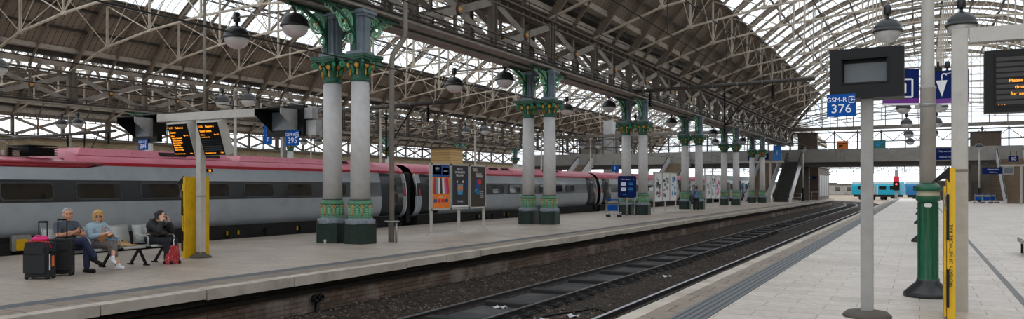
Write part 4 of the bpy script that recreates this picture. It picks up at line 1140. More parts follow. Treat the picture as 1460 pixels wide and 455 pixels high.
MB().box((.02, SY[2]+.345, .37), (.09, 2.8, .06)).build('beam', m_black, t)
for y in (SY[1]-.25, SY[2]+.31, SY[3]+.31, SY[4]+.25):
    mb = MB(); mb.bar((.02, y, .36), (-.25, y, .03), .045); mb.bar((.02, y, .36), (.25, y, .03), .045); mb.box((-.27, y, .015), (.14, .07, .03)); mb.box((.27, y, .015), (.14, .07, .03)); mb.build('leg', m_black, t)
o = MB(); o.box((0, 0, .014), (.5, .34, .012)); o.box((-.1, .1, .07), (.42, .04, .012), M.Rotation(.35, 3, 'Y')); o.box((-.08, -.05, .05), (.4, .3, .01), M.Rotation(.18, 3, 'Y'))
tag(o.build('cardboard', pm('cardboard', lin(196, 158, 104), .8, var=.12), loc=(BX+.02, 8.95+SY[3]-.02, .452)), 'folded brown cardboard lying on the empty bench seat', 'cardboard')
def cup(loc, label):
    t = thing('paper_cup', label, 'cup', loc, group='paper cups')
    MB().lathe([(.03, 0), (.042, .11), (.045, .112)], n=14).build('cup', m_white, t); MB().lathe([(.046, .11), (.046, .122), (.04, .128)], n=14).build('lid', m_white, t)
p = G_(257.5, 375.5); cup((p.x, p.y, 0), 'white paper cup on the floor beside the red carrier bag')
p = G_(463.5, 348); cup((p.x, p.y, 0), 'white paper cup at the foot of the first column pair')
# suitcases
m_case = pm('black_fabric', lin(30, 31, 34), .75, var=.2, scale=20, bump=.1)
m_tagr = pm('luggage_tag', lin(235, 110, 50), .5)
def suitcase(label, loc, rz, w, d, h, tagged):
    t = thing('suitcase', label, 'suitcase', loc, rz=rz, group='black suitcases beside the bench')
    MB().rbox((0, 0, h/2+.04), (w, d, h), .05, 4).build('body', m_case, t)
    mb = MB(); mb.rbox((0, -d/2-.03, h*.40+.04), (w*.86, .07, h*.56), .03, 3, None, 1); mb.rbox((0, -d/2-.035, h*.82), (w*.8, .06, h*.24), .03, 3, None, 1); mb.build('pocket', m_case, t)
    mb = MB()
    for x in (-w*.42, w*.42):
        for y in (-d*.35, d*.35): mb.lathe([(.045, -.02), (.045, .02)], (x, y, .045), 12, rot=M.Rotation(PI/2, 3, 'Y'))
    mb.build('wheels', m_rubber, t)
    mb = MB(); mb.path([V((-.08, d*.3, h+.03)), V((-.08, d*.3, h+.42)), V((.08, d*.3, h+.42)), V((.08, d*.3, h+.03))], .012, 6); mb.tube((-.085, d*.3, h+.42), (.085, d*.3, h+.42), .02); mb.build('pull_handle', m_black, t)
    mb = MB(); mb.path([V((w/2+.01, -.1, h*.75)), V((w/2+.03, -.1, h*.78)), V((w/2+.03, .1, h*.78)), V((w/2+.01, .1, h*.75))], .014, 6); mb.path([V((-.1, -d*.1, h+.04)), V((-.08, -d*.1, h+.075)), V((.08, -d*.1, h+.075)), V((.1, -d*.1, h+.04))], .014, 6); mb.build('carry_handle', m_black, t)
    if tagged:
        MB().box((w/2+.02, -.02, h*.52), (.01, .07, .2)).build('luggage_tag', m_tagr, t)
        MB().box((w/2+.016, -.12, h*.5), (.008, .03, .3)).build('barcode_strip', m_white, t)
        MB().path([V((-.2, -d*.2, h+.05)), V((.0, -d*.25, h+.06)), V((w/2-.02, -.1, h+.05)), V((w/2+.02, -.08, h*.9))], .012, 6).build('red_ribbon', k_rd, t)
suitcase('black suitcase with orange tag, in front of the other, at the bench end', (-14.86, 9.14, 0), .5, .46, .3, .66, True)
suitcase('tall black suitcase close to the knees of the grey-haired man', (-15.06, 9.68, 0), .75, .44, .27, .68, False)
b = MB(); b.ball((0, 0, .05), (.17, .085, .05), 16, 10); b.ball((.05, .02, .075), (.09, .06, .035), 12, 8); o = b.build('pink_bag', pm('pink_fabric', lin(226, 40, 120), .6, var=.12, scale=6), loc=(-14.86, 9.14, .71)); o.rotation_euler = (0, 0, .5)
tag(o, 'bright pink soft bag lying on top of the suitcase with the orange tag', 'bag')
MB().path([V((-.1, -.02, .08)), V((-.05, -.03, .115)), V((.02, -.03, .11)), V((.06, -.02, .09))], .012, 6).build('strap', k_pk, o)
# carrier bag
m_, nt_, b_ = newmat('red_print'); tc_ = N(nt_, 'ShaderNodeTexCoord'); vo = N(nt_, 'ShaderNodeTexVoronoi', Scale=24); nt_.links.new(tc_.outputs['Object'], vo.inputs['Vector'])
rm = N(nt_, 'ShaderNodeValToRGB'); rm.color_ramp.elements[0].position = .12; rm.color_ramp.elements[1].position = .42; rm.color_ramp.elements[0].color = lin(214, 150, 140); rm.color_ramp.elements[1].color = lin(170, 28, 44)
nt_.links.new(vo.outputs['Distance'], rm.inputs[0]); nt_.links.new(rm.outputs[0], b_.inputs['Base Color']); b_.inputs['Roughness'].default_value = .5; m_bag = m_
p = G_(246, 376)
t = thing('carrier_bag', 'red and white printed carrier bag at the feet of the dark-coated woman', 'bag', (p.x, p.y, 0), rz=.5)
rr = random.Random(3)
rows = []
for i in range(9):
    z = .42*i/8; row = []
    for k in range(21):
        q = 2*PI*k/20; s_ = 1-.18*(z/.42)**2
        jx = 1+.10*math.sin(3*q+z*9)+.06*math.sin(7*q-z*20)
        row.append(V((.15*s_*jx*math.cos(q), .24*s_*jx*math.sin(q), z+.02*math.sin(4*q)*(i/8))))
    row[20] = row[0]; rows.append(row)
mb = MB(); mb.sheet(rows); mb.sheet([[V((0, 0, .01))]*21, rows[0]]); mb.sheet([rows[-1], [V((0, 0, .36))]*21]); mb.build('bag_body', m_bag, t)
for x in (-.08, .08): MB().path([V((x, -.1, .38)), V((x*.6, -.07, .52)), V((x*.5, 0, .57)), V((x*.6, .07, .52)), V((x, .1, .38))], .012, 6).build('bag_handle', m_white, t)

# ================================================================ NEAR PLATFORM FURNITURE
p = G_(1242, 452); p.x -= .05
Q = thing('monitor_post', 'white post with black monitor and blue number sign on the pale platform', 'monitor post', (p.x, p.y, 0))
MB().rbox((0, 0, 1.55), (.155, .15, 3.1), .01, 1).build('post', m_poleunlit, Q)
MB().lathe([(.3, 0), (.31, .02), (.26, .07), (.13, .09)], n=20).build('base_cover', m_cdark, Q)
W, H = .90, .66; zc = 3.26
mb = MB(); y0 = -.16
mb.box((0, .1, zc), (W, .3, H))
for a, b_, c_, d_ in ((-W/2, -W*.33, zc-H/2, zc+H/2), (W*.29, W/2, zc-H/2, zc+H/2), (-W*.33, W*.29, zc+H*.30, zc+H/2), (-W*.33, W*.29, zc-H/2, zc-H*.20)):
    mb.box(((a+b_)/2, y0+.03, (c_+d_)/2), (b_-a, .2, d_-c_))
bx = mb.build('monitor_box', m_black, Q)
mb = MB(); x0, x1 = -W*.33, W*.29; z0, z1 = zc-H*.20, zc+H*.30
for a, b_ in (((x0, z0), (x1, z0)), ((x1, z0), (x1, z1)), ((x1, z1), (x0, z1)), ((x0, z1), (x0, z0))): mb.bar((a[0], y0-.08, a[1]), (b_[0], y0-.08, b_[1]), .02)
mb.build('inner_rim', m_scr, bx)
MB().box(((x0+x1)/2, -.055, (z0+z1)/2-.015), (x1-x0-.04, .02, z1-z0-.06)).build('screen', m_scrg, bx)
gsm_sign(Q, '376', (-.3, -.25, zc-.42), .36, .3)

Pq = G_(1374, 444); Pq.x -= .05
Fm = thing('display_frame', 'white portal frame holding a black train display on the pale platform', 'sign frame', (Pq.x, Pq.y, 0))
MB().rbox((0, 0, 1.98), (.2, .2, 3.96), .01, 1).build('post', m_pole, Fm)
MB().rbox((2.95, 0, 1.98), (.2, .2, 3.96), .01, 1).build('post', m_pole, Fm)
MB().box((1.475, 0, 3.86), (2.72, .2, .2)).build('cross_beam', m_pole, Fm)
MB().rbox((0, 0, 0), (.215, .215, .035), .01, 1).build('strap', m_steel, Fm, (0, 0, 1.98))
MB().box((1.425, .05, 3.2), (2.25, .24, .86)).build('display_box', m_black, Fm)
s = MB().box((1.425, -.075, 3.2), (2.02, .02, .72)).build('screen', m_scr, Fm)
mb = MB()
for i in range(9): mb.box((1.425, -.088, 2.9+.075*i), (1.98, .006, .05))
mb.build('screen_row', pm('led_row_dark', lin(40, 37, 36), .4, var=.1), s)
for i, q in enumerate(('Please refer to', 'timetable posters', 'for service details')): words(q, .066, m_amber, s, (.58+(0, .07, .02)[i], -.093, 3.2-.09*i), align='LEFT')
words('. . .', .07, m_amber, s, (.50, -.093, 2.89))
for x in (.95, 2.0):
    mb = MB(); mb.tube((x, 0, 3.62), (x, 0, 3.78), .06); mb.box((x, 0, 3.74), (.2, .14, .03)); mb.path([V((x-.12, .02, 3.62)), V((x-.16, .02, 3.72)), V((x-.1, .02, 3.8))], .018, 6); mb.build('hanger', m_galv, Fm)
# hanging wayfinding signs on the second lamp post
def hang_sign(label, u, v, d, w, h, rz, icon):
    c = P_(u, v, d)
    t = thing('hanging_sign', label, 'sign', (c.x, c.y, c.z), rz=rz, group='blue pictogram signs hung over the pale platform')
    MB().box((0, 0, .07*h), (w, .05, h*.86)).build('sign_panel', m_navy, t)
    MB().box((0, 0, -h*.43), (w, .052, h*.14)).build('purple_strip', m_purple, t)
    MB().box((0, 0, -h*.53), (w, .07, h*.05)).build('edge_trim', m_white, t)
    mb = MB(); mb.box((w*.0-.3, 0, h*.55), (.2, .1, .12)); mb.tube((-.3, 0, h*.5), (-.3, 0, h*.78), .03); mb.build('hanger', m_black, t)
    icon(t, w, h); return t
def ic_lost(t, w, h):
    y = -.03
    mb = MB(); mb.prism([(-.36*w, .2*h), (-.06*w, .2*h), (-.2*w, -.3*h)], y-.004, y, lambda p, q: V((p[0], q, p[1]))); mb.tube((-.205*w, y, .2*h), (-.205*w, y, .34*h), .02*w); mb.path([V((-.205*w+.06*w*(1-math.cos(q)), y, .34*h+.06*h*math.sin(q))) for q in [PI*i/8 for i in range(9)]], .02*w, 6)
    mb.rbox((.25*w, y, -.12*h), (.36*w, .006, .3*h), .03, 2, None, 1); mb.path([V((-.1*w, y, .4*h)), V((.04*w, y, .42*h)), V((.14*w, y, .3*h))], .01*w, 5)
    mb.prism([(.06*w, .27*h), (.14*w, .33*h), (.22*w, .27*h), (.22*w, .1*h), (.06*w, .1*h)], y-.004, y, lambda p, q: V((p[0], q, p[1])))
    mb.build('pictogram', m_white, t)
    words('?', .18*h, m_navy, t, (.14*w, y-.008, .19*h))
def ic_bag(t, w, h):
    y = -.03; mb = MB()
    def fr(x0, x1, z0, z1, th):
        for a, b in (((x0, z0), (x1, z0)), ((x0, z1), (x1, z1)), ((x0, z0), (x0, z1)), ((x1, z0), (x1, z1))): mb.bar((a[0], y, a[1]), (b[0], y, b[1]), th, .006, (0, 1, 0))
    fr(-.36*w, .32*w, -.32*h, .2*h, .05*w); mb.rbox((-.02*w, y, -.06*h), (.34*w, .006, .3*h), .03, 2, None, 1); mb.bar((-.3*w, y, .34*h), (.02*w, y, .34*h), .05*w, .006, (0, 1, 0)); mb.prism([(.02*w, .39*h), (.1*w, .34*h), (.02*w, .29*h)], y-.004, y, lambda p, q: V((p[0], q, p[1])))
    mb.build('pictogram', m_white, t)
hang_sign('blue sign with luggage pictogram, partly behind the black monitor', 1284, 123, 23, 1.0, 1.0, .38, ic_bag)
hang_sign('blue sign with umbrella and bag pictogram, partly behind the white frame', 1354, 123.5, 23, .98, .96, -.1, ic_lost)
# seat corner at the frame edge
p = G_(1462, 366)
t = thing('low_bench', 'corner of a low metal bench at the edge of the pale platform', 'bench', (p.x+.05, p.y+.6, 0))
MB().box((.35, 0, .33), (.9, 1.4, .05)).build('seat', m_seat, t)
for x in (0, .7):
    for y in (-.6, .6): MB().bar((x, y, 0), (x, y, .31), .06).build('leg', m_black, t)
MB().path([V((-.08, -.68, .3)), V((-.08, -.68, .4)), V((-.08, .68, .4)), V((-.08, .68, .3))], .025, 6).build('rail_edge', m_chrome, t)
# ================================================================ PEOPLE
PENDING = []
class Flesh(MB):
    def cap(s, p, q, r1, r2=None, flat=1.0, n=12):
        r2 = r1 if r2 is None else r2; p, q = V(p), V(q); d = (q-p).normalized()
        pts = [p-d*r1*.97, p-d*r1*.75, p-d*r1*.4, p, q, q+d*r2*.4, q+d*r2*.75, q+d*r2*.97]
        rs = [r1*.2, r1*.66, r1*.92, r1, r2, r2*.92, r2*.66, r2*.2]
        s.path(pts, rs, n); return s
    def chain(s, pts, rs):
        for (p, q), (a, b) in zip(zip(pts, pts[1:]), zip(rs, rs[1:])): s.cap(p, q, a, b)
        return s
    def fuse(s, name, m, parent, vox=.008, it=4):
        o = s.build(name, m, parent)
        r = o.modifiers.new('fuse', 'REMESH'); r.mode = 'VOXEL'; r.voxel_size = vox; r.use_smooth_shade = True
        k = o.modifiers.new('soft', 'SMOOTH'); k.iterations = it; k.factor = .5
        PENDING.append(o); return o
def hand(f, wrist, d, nrm, curl=.5, side=1, sc_=1.0):
    """palm, four unequal bent fingers and a thumb; d = pointing direction, nrm = palm normal"""
    w = V(wrist); d = V(d).normalized(); nrm = V(nrm); nrm = (nrm-d*nrm.dot(d)).normalized(); sd = d.cross(nrm)*side
    pc = w+d*.05*sc_
    for k in (-1, -.33, .33, 1): f.cap(w+sd*.014*k, w+d*.088*sc_+sd*.03*k, .016, .0135, n=8)
    for k, L_ in ((-1, .062), (-.36, .078), (.3, .083), (.95, .072)):
        b = w+d*.092*sc_+sd*.031*k; p = b
        for j, fr in enumerate((.45, .32, .23)):
            a = curl*(.5+j*.75)
            q = p+(d*math.cos(a)+nrm*math.sin(a))*L_*fr*sc_
            f.cap(p, q, .0098-.001*j, .009-.001*j, n=8); p = q
    t0 = w+d*.03*sc_+sd*.03; t1 = t0+(d*.6+sd*.7+nrm*.25).normalized()*.042*sc_; t2 = t1+(d*.9+sd*.15+nrm*.45).normalized()*.034*sc_
    f.cap(t0, t1, .0155, .0125, n=8); f.cap(t1, t2, .0115, .0095, n=8)
def head(f, c, yaw=0, pitch=0, s=1.0, fem=False):
    """skull, jaw, nose, ears, neck root is separate; returns a placing function"""
    R_ = M.Rotation(yaw, 3, 'Z') @ M.Rotation(pitch, 3, 'X')
    at = lambda x, y, z: V(c)+R_ @ V((x*s, y*s, z*s))
    f.ball(at(0, -.012, .03), (.077*s, .096*s, .092*s), 16, 12, R_); f.ball(at(0, .02, -.035), (.062*s, .068*s, .085*s), 14, 10, R_)
    f.ball(at(0, .06, -.092), (.028*s, .024*s, .022*s), 10, 8, R_)
    f.cap(at(0, .088, .012), at(0, .108, -.026), .009*s, .014*s); f.ball(at(.012, .098, -.03), (.009, .01, .008), 8, 6); f.ball(at(-.012, .098, -.03), (.009, .01, .008), 8, 6)
    f.cap(at(-.02, .083, -.058), at(.02, .083, -.058), .008*s, .008*s)
    f.cap(at(-.034, .082, .03), at(.034, .082, .03), .012*s, .012*s)
    for k in (-1, 1): f.ball(at(k*.079, -.005, -.005), (.012*s, .022*s, .033*s), 10, 8, R_); f.ball(at(k*.04, .066, -.02), (.026*s, .022*s, .024*s), 8, 6, R_)
    return at, R_
m_skin = pm('skin_tan', lin(206, 146, 118), .55, var=.08, scale=14)
m_skin2 = pm('skin_fair', lin(222, 172, 146), .55, var=.08, scale=14)
m_eye = pm('eye_dark', lin(30, 24, 22), .3); m_lip = pm('lip', lin(168, 92, 86), .5)
def face(parent, at, R_, glasses=False, lip=True):
    for k in (-1, 1):
        MB().ball(at(k*.03, .083, .008), (.0125, .007, .0075), 10, 6, R_).build('eye', m_white, parent)
        MB().ball(at(k*.03, .0885, .008), (.0062, .004, .0062), 8, 6, R_).build('iris', m_eye, parent)
        MB().path([at(k*.014, .094, .033), at(k*.03, .095, .037), at(k*.048, .086, .03)], .0045, 5).build('eyebrow', m_eye, parent)
    MB().path([at(-.022, .088, -.062), at(0, .0935, -.06), at(.022, .088, -.062)], [.003, .0055, .003], 6).build('mouth', m_lip, parent)
    if glasses:
        mb = MB()
        for k in (-1, 1):
            mb.path([at(k*.032+.024*math.cos(q), .103-.012*abs(math.cos(q)), .008+.018*math.sin(q)) for q in [2*PI*i/14 for i in range(14)]], .0032, 5, True); mb.tube(at(k*.056, .09, .012), at(k*.08, -.005, .012), .0032)
        mb.tube(at(-.009, .103, .01), at(.009, .103, .01), .0032); mb.build('glasses', m_black, parent)
def hair(parent, at, R_, m, style, s=1.0):
    f = Flesh(); rr = random.Random(len(style))
    if style == 'short':
        for a in range(-80, 261, 20):
            for e in (20, 45, 70):
                t = math.radians(a); q = math.radians(e)
                if 30 < a < 150 and e < 50: continue
                f.ball(at(.078*math.cos(t)*math.cos(q), -.016+.098*math.sin(t)*math.cos(q), .034+.096*math.sin(q)), .026+rr.uniform(-.004, .005), 8, 6)
        for a in range(190, 351, 16):
            t = math.radians(a)
            for z in (.03, -.01, -.045): f.ball(at(.074*math.cos(t), -.016+.092*math.sin(t), z), .021, 8, 6)
    elif style == 'bob':
        for a in range(0, 360, 18):
            for e in (15, 40, 65, 88):
                t = math.radians(a); q = math.radians(e)
                if 35 < a < 145 and e < 38: continue
                f.ball(at(.084*math.cos(t)*math.cos(q), -.014+.104*math.sin(t)*math.cos(q), .04+.104*math.sin(q)), .03+rr.uniform(-.004, .006), 8, 6)
        for a in list(range(150, 391, 15)):
            t = math.radians(a)
            for z in (.03, -.01, -.05): f.ball(at(.088*math.cos(t), -.012+.1*math.sin(t), z), .026+rr.uniform(-.003, .004), 8, 6)
        for k in (-.05, -.02, .015, .045): f.ball(at(k, .082, .07-abs(k)*.3), .021, 8, 6)
    else:
        for a in range(0, 360, 18):
            for e in (15, 40, 65, 88):
                t = math.radians(a); q = math.radians(e)
                if 30 < a < 150 and e < 45: continue
                f.ball(at(.076*math.cos(t)*math.cos(q), -.016+.097*math.sin(t)*math.cos(q), .034+.095*math.sin(q)), .022, 8, 6)
        for a in range(185, 356, 14):
            t = math.radians(a)
            for z in (.03, -.01, -.05): f.ball(at(.076*math.cos(t), -.016+.094*math.sin(t), z), .02, 8, 6)
        f.ball(at(0, -.125, .03), .038, 8, 6)
    return f.fuse('hair', m, parent, .007, 3)
def shoe(parent, ank, d, m, L_=.26, name='shoe', up=(0, 0, 1)):
    a = V(ank); d = V(d).normalized(); up = V(up); sd = d.cross(up)
    f = Flesh(); b = a-up*.055
    f.cap(b-d*.05, b+d*(L_-.12), .043, .040); f.cap(b+d*.02+up*.0, b+d*(L_-.11)-up*.012, .046, .036); f.cap(a+up*.0, b, .046, .046)
    f.cap(b+d*(L_-.14)+sd*.018, b+d*(L_-.1)+sd*.01, .03, .026)
    return f.fuse(name, m, parent, .008, 3)
def person(name, label, loc, rz): return thing('person', label, 'person', loc, rz)

m_tee = pm('grey_tshirt', lin(74, 80, 92), .8, var=.12, scale=10, bump=.15)
m_jean = pm('dark_jeans', lin(36, 46, 76), .8, var=.15, scale=10, bump=.15)
m_ghair = pm('grey_hair', lin(176, 174, 172), .8, var=.25, scale=40, bump=.4)
m_blond = pm('blonde_hair', lin(206, 160, 96), .7, var=.25, scale=40, bump=.4)
m_dhair = pm('dark_hair', lin(38, 28, 26), .6, var=.25, scale=40, bump=.3)
m_denim = pm('denim_jacket', lin(158, 182, 196), .8, var=.14, scale=12, bump=.2)
m_patt = pm('patterned_trousers', lin(112, 106, 104), .8, var=.35, scale=26, bump=.1)
m_coat = pm('black_coat', lin(33, 34, 38), .7, var=.25, scale=9, bump=.25)
m_dtrou = pm('dark_trousers', lin(28, 30, 38), .8, var=.2, scale=9, bump=.15)
m_leath = pm('black_leather', lin(40, 36, 34), .35, var=.25, scale=8, bump=.2)
m_tan = pm('tan_leather', lin(190, 130, 84), .5, var=.2, scale=8, bump=.2)
m_plaid = brickmat('blue_check_shirt', lin(132, 164, 194), lin(112, 148, 184), lin(70, 92, 130), .05, .05, .009, 'XZ', .8, off=0, bump=0)

def torso(f, sh, hp, k=1.0, lean=V((0, 0, 0)), fem=False):
    """trunk from the hips to the shoulders as overlapping capsules"""
    hip, chest, neck = V(hp), None, None
def seated(label, loc, rz, skin, dims): pass

# ---- grey-haired man, arms folded, one leg crossed over the other
P1 = person('person', 'grey-haired man in grey t-shirt and jeans sitting with folded arms on the bench', (BX+.03, 8.95+SY[1]+.02, 0), -PI/2)
f = Flesh(); hc = (.0, .01, 1.17)
at, R_ = head(f, hc, -.45, .02, 1.04)
f.cap((0, -.05, 1.0), (0, -.01, 1.1), .062, .056)
f.cap((-.1, -.03, .62), (.1, -.03, .62), .1, .1); f.cap((-.12, -.06, .9), (.12, -.06, .9), .11, .11); f.cap((0, -.02, .56), (0, -.06, .92), .14, .14)
R0, R1, R2 = (.2, -.05, .97), (.27, .12, .76), (-.02, .25, .84); L0, L1, L2 = (-.2, -.05, .97), (-.27, .12, .76), (.05, .23, .80)
f.chain([R0, R1], [.055, .045]); f.chain([R1, R2], [.046, .03]); f.chain([L0, L1], [.055, .045]); f.chain([L1, L2], [.046, .03])
hand(f, R2, (-.9, .0, .1), (0, -1, .1), .5, 1); hand(f, L2, (.9, .02, -.05), (0, -1, 0), .5, -1)
LH, LK, LA = (-.1, 0, .54), (-.13, .44, .53), (-.12, .44, .1); RH, RK, RA = (.1, 0, .55), (-.03, .46, .66), (-.20, .60, .30)
f.chain([LH, LK, LA], [.085, .06, .04]); f.chain([RH, RK, RA], [.085, .06, .042])
f.fuse('body', m_skin, P1, .0075)
face(P1, at, R_); hair(P1, at, R_, m_ghair, 'short')
f = Flesh(); f.cap((-.12, -.03, .60), (.12, -.03, .60), .115, .115); f.cap((-.13, -.06, .9), (.13, -.06, .9), .125, .125); f.cap((0, .01, .60), (0, -.04, .92), .165, .15); f.cap((-.17, -.055, .98), (.17, -.055, .98), .07, .07)
f.chain([R0, (.245, .06, .83)], [.075, .068]); f.chain([L0, (-.245, .06, .83)], [.075, .068]); f.cap((0, -.05, .98), (0, -.04, 1.02), .085, .075)
f.fuse('tshirt', m_tee, P1, .009)
f = Flesh(); f.cap((-.1, -.03, .56), (.1, -.03, .56), .12, .12); f.chain([LH, LK, (-.12, .44, .13)], [.1, .08, .06]); f.chain([RH, RK, (-.185, .585, .335)], [.1, .08, .062])
f.fuse('jeans', m_jean, P1, .009)
shoe(P1, LA, (-.25, 1, 0), m_black, .29); shoe(P1, RA, (-.35, .75, -.42), m_black, .28, up=V((-.25, .40, .88)).normalized())
MB().path([V((-.05+.0*i, .25, .84))+V((-.04, .037*math.cos(q), .037*math.sin(q))) for i, q in enumerate([2*PI*j/12 for j in range(12)])], .008, 5, True).build('wristwatch', m_black, P1)

# ---- blonde woman with denim jacket, handbag on her lap
P2 = person('person', 'blonde woman in pale denim jacket and patterned trousers sitting beside the grey-haired man', (BX+.04, 8.95+SY[2]+.0, 0), -PI/2)
f = Flesh(); at, R_ = head(f, (.01, .01, 1.10), -.5, 0, .98, True)
f.cap((0, -.04, .95), (0, -.01, 1.04), .052, .048); f.cap((-.1, -.03, .6), (.1, -.03, .6), .11, .11); f.cap((0, -.02, .56), (0, -.05, .86), .13, .125); f.cap((-.11, -.05, .85), (.11, -.05, .85), .1, .1)
R0, R1, R2 = (.175, -.04, .91), (.235, .1, .70), (.09, .33, .765); L0, L1, L2 = (-.175, -.04, .91), (-.235, .1, .70), (-.09, .35, .755)
f.chain([R0, R1, R2], [.05, .042, .027]); f.chain([L0, L1, L2], [.05, .042, .027])
hand(f, R2, (-.75, .45, .35), (0, -.4, -1), .7, 1, .93); hand(f, L2, (.8, .3, .1), (0, -.4, -1), .7, -1, .93)
LH, LK, LA = (-.1, 0, .54), (-.07, .40, .62), (.03, .52, .27); RH, RK, RA = (.1, 0, .54), (.02, .41, .53), (-.13, .47, .1)
f.chain([LH, LK], [.09, .06]); f.chain([LK, (LK[0]+.03, LK[1]+.045, LK[2]-.13), LA], [.058, .052, .034]); f.chain([RH, RK], [.09, .06]); f.chain([RK, (RK[0]-.05, RK[1], .40), RA], [.058, .052, .034])
f.fuse('body', m_skin2, P2, .0075)
face(P2, at, R_, True); hair(P2, at, R_, m_blond, 'bob')
f = Flesh(); f.cap((-.11, -.03, .60), (.11, -.03, .60), .125, .125); f.cap((0, -.0, .60), (0, -.04, .88), .15, .14); f.cap((-.12, -.05, .87), (.12, -.05, .87), .115, .115); f.cap((-.15, -.045, .93), (.15, -.045, .93), .066, .066)
f.chain([R0, R1, (.125, .25, .74)], [.07, .062, .048]); f.chain([L0, L1, (-.125, .27, .735)], [.07, .062, .048])
for k in (-1, 1): f.cap((k*.03, .06, .95), (k*.075, .0, 1.0), .022, .022)
f.fuse('denim_jacket', m_denim, P2, .009)
f = Flesh(); f.cap((-.1, -.03, .56), (.1, -.03, .56), .125, .125); f.chain([LH, LK], [.105, .085]); f.chain([LK, (-.035, .455, .44)], [.085, .075]); f.chain([RH, RK], [.105, .085]); f.chain([RK, (-.06, .44, .32)], [.085, .078])
f.fuse('cropped_trousers', m_patt, P2, .009)
shoe(P2, LA, (.1, .85, -.35), m_white, .23, up=V((0, .38, .92)).normalized()); shoe(P2, RA, (-.2, 1, 0), m_white, .23)
b = thing('handbag', 'tan handbag held on the lap of the blonde woman', 'handbag', (BX+.04+.25, 8.95+SY[2], .61), -PI/2)
MB().rbox((0, 0, .07), (.30, .13, .17), .05, 4, M.Rotation(-.35, 3, 'X'), 1).build('bag_body', m_tan, b); MB().path([V((-.09, 0, .14)), V((-.07, .0, .25)), V((0, .0, .29)), V((.07, .0, .25)), V((.09, 0, .14))], .012, 6).build('bag_handle', m_tan, b)
o = MB().box((0, 0, 0), (.3, .2, .012), M.Rotation(.2, 3, 'Z')).build('magazine', k_cy, loc=(BX+.37, 8.95+SY[2]+.05, .655)); o.rotation_euler = (.12, .1, .2); tag(o, 'blue and white magazine under the tan handbag', 'magazine')

# ---- dark-coated woman, hands raised to her face
P3 = person('person', 'woman in black hooded coat holding a phone to her face at the bench end', (BX+.05, 8.95+SY[4]+.0, 0), -PI/2+.22)
f = Flesh(); at, R_ = head(f, (0, .16, 1.07), .35, -.25, 1.0, True)
f.cap((0, .06, .93), (0, .13, 1.0), .052, .05); f.cap((-.1, -.02, .6), (.1, -.02, .6), .11, .11); f.cap((0, -.0, .56), (0, .03, .84), .13, .125); f.cap((-.11, .04, .84), (.11, .04, .84), .1, .1)
R0, R1, R2 = (.18, .05, .9), (.2, .27, .76), (.10, .27, .98); L0, L1, L2 = (-.18, .05, .9), (-.2, .3, .74), (-.10, .31, .97)
f.chain([R0, R1, R2], [.05, .042, .028]); f.chain([L0, L1, L2], [.05, .042, .028])
hand(f, R2, (-.1, -.1, 1), (-.8, -.5, 0), .55, -1, .95); hand(f, L2, (.15, -.25, 1), (.6, -.7, 0), .75, 1, .95)
LH, LK, LA = (-.1, 0, .54), (-.12, .43, .52), (-.12, .42, .1); RH, RK, RA = (.1, 0, .54), (.1, .43, .52), (.1, .40, .1)
f.chain([LH, LK, LA], [.085, .058, .036]); f.chain([RH, RK, RA], [.085, .058, .036])
f.fuse('body', m_skin2, P3, .0075)
face(P3, at, R_); hair(P3, at, R_, m_dhair, 'tied')
f = Flesh(); f.cap((-.12, -.02, .56), (.12, -.02, .56), .13, .13); f.cap((0, -.02, .58), (0, .02, .86), .17, .155); f.cap((-.13, .03, .86), (.13, .03, .86), .125, .125); f.cap((-.16, .04, .92), (.16, .04, .92), .08, .08)
f.chain([R0, R1, (.12, .27, .93)], [.082, .072, .055]); f.chain([L0, L1, (-.12, .305, .92)], [.082, .072, .055])
for a in range(-3, 4): f.cap((.09*math.sin(a*.5), .02-.07*math.cos(a*.5), .99), (.1*math.sin(a*.5), .0-.11*math.cos(a*.5), .93), .042, .05)
f.fuse('hooded_coat', m_coat, P3, .009)
f = Flesh(); f.cap((-.1, -.02, .55), (.1, -.02, .55), .115, .115); f.chain([LH, LK, (-.12, .42, .12)], [.1, .08, .062]); f.chain([RH, RK, (.1, .40, .12)], [.1, .08, .062])
f.fuse('trousers', m_dtrou, P3, .009)
shoe(P3, LA, (-.1, 1, 0), m_black, .25); shoe(P3, RA, (.05, 1, 0), m_black, .25)
b = thing('handbag', 'black leather handbag on the lap of the woman in the black coat', 'handbag', (BX+.05+.2, 8.95+SY[4]+.04, .635), -PI/2+.22)
f = Flesh(); f.cap((-.13, 0, .06), (.13, 0, .06), .075, .075); f.cap((-.11, .0, .13), (.11, .0, .13), .05, .05); f.fuse('bag_body', m_leath, b, .01); MB().path([V((-.12, 0, .16)), V((-.08, .02, .24)), V((.08, .02, .24)), V((.12, 0, .16))], .011, 6).build('bag_handle', m_leath, b)
o = MB().rbox((0, 0, 0), (.065, .012, .125), .01, 2, None, 1).build('mobile_phone', m_black, loc=(0, 0, 0)); Rz = M.Rotation(-PI/2+.22, 3, 'Z'); q = Rz @ V((-.085, .235, 1.075)); o.location = (BX+.05+q.x, 8.95+SY[4]+q.y, q.z); o.rotation_euler = (.3, .1, -PI/2+.5)
tag(o, 'dark phone in the raised hand of the woman in the black coat', 'phone')

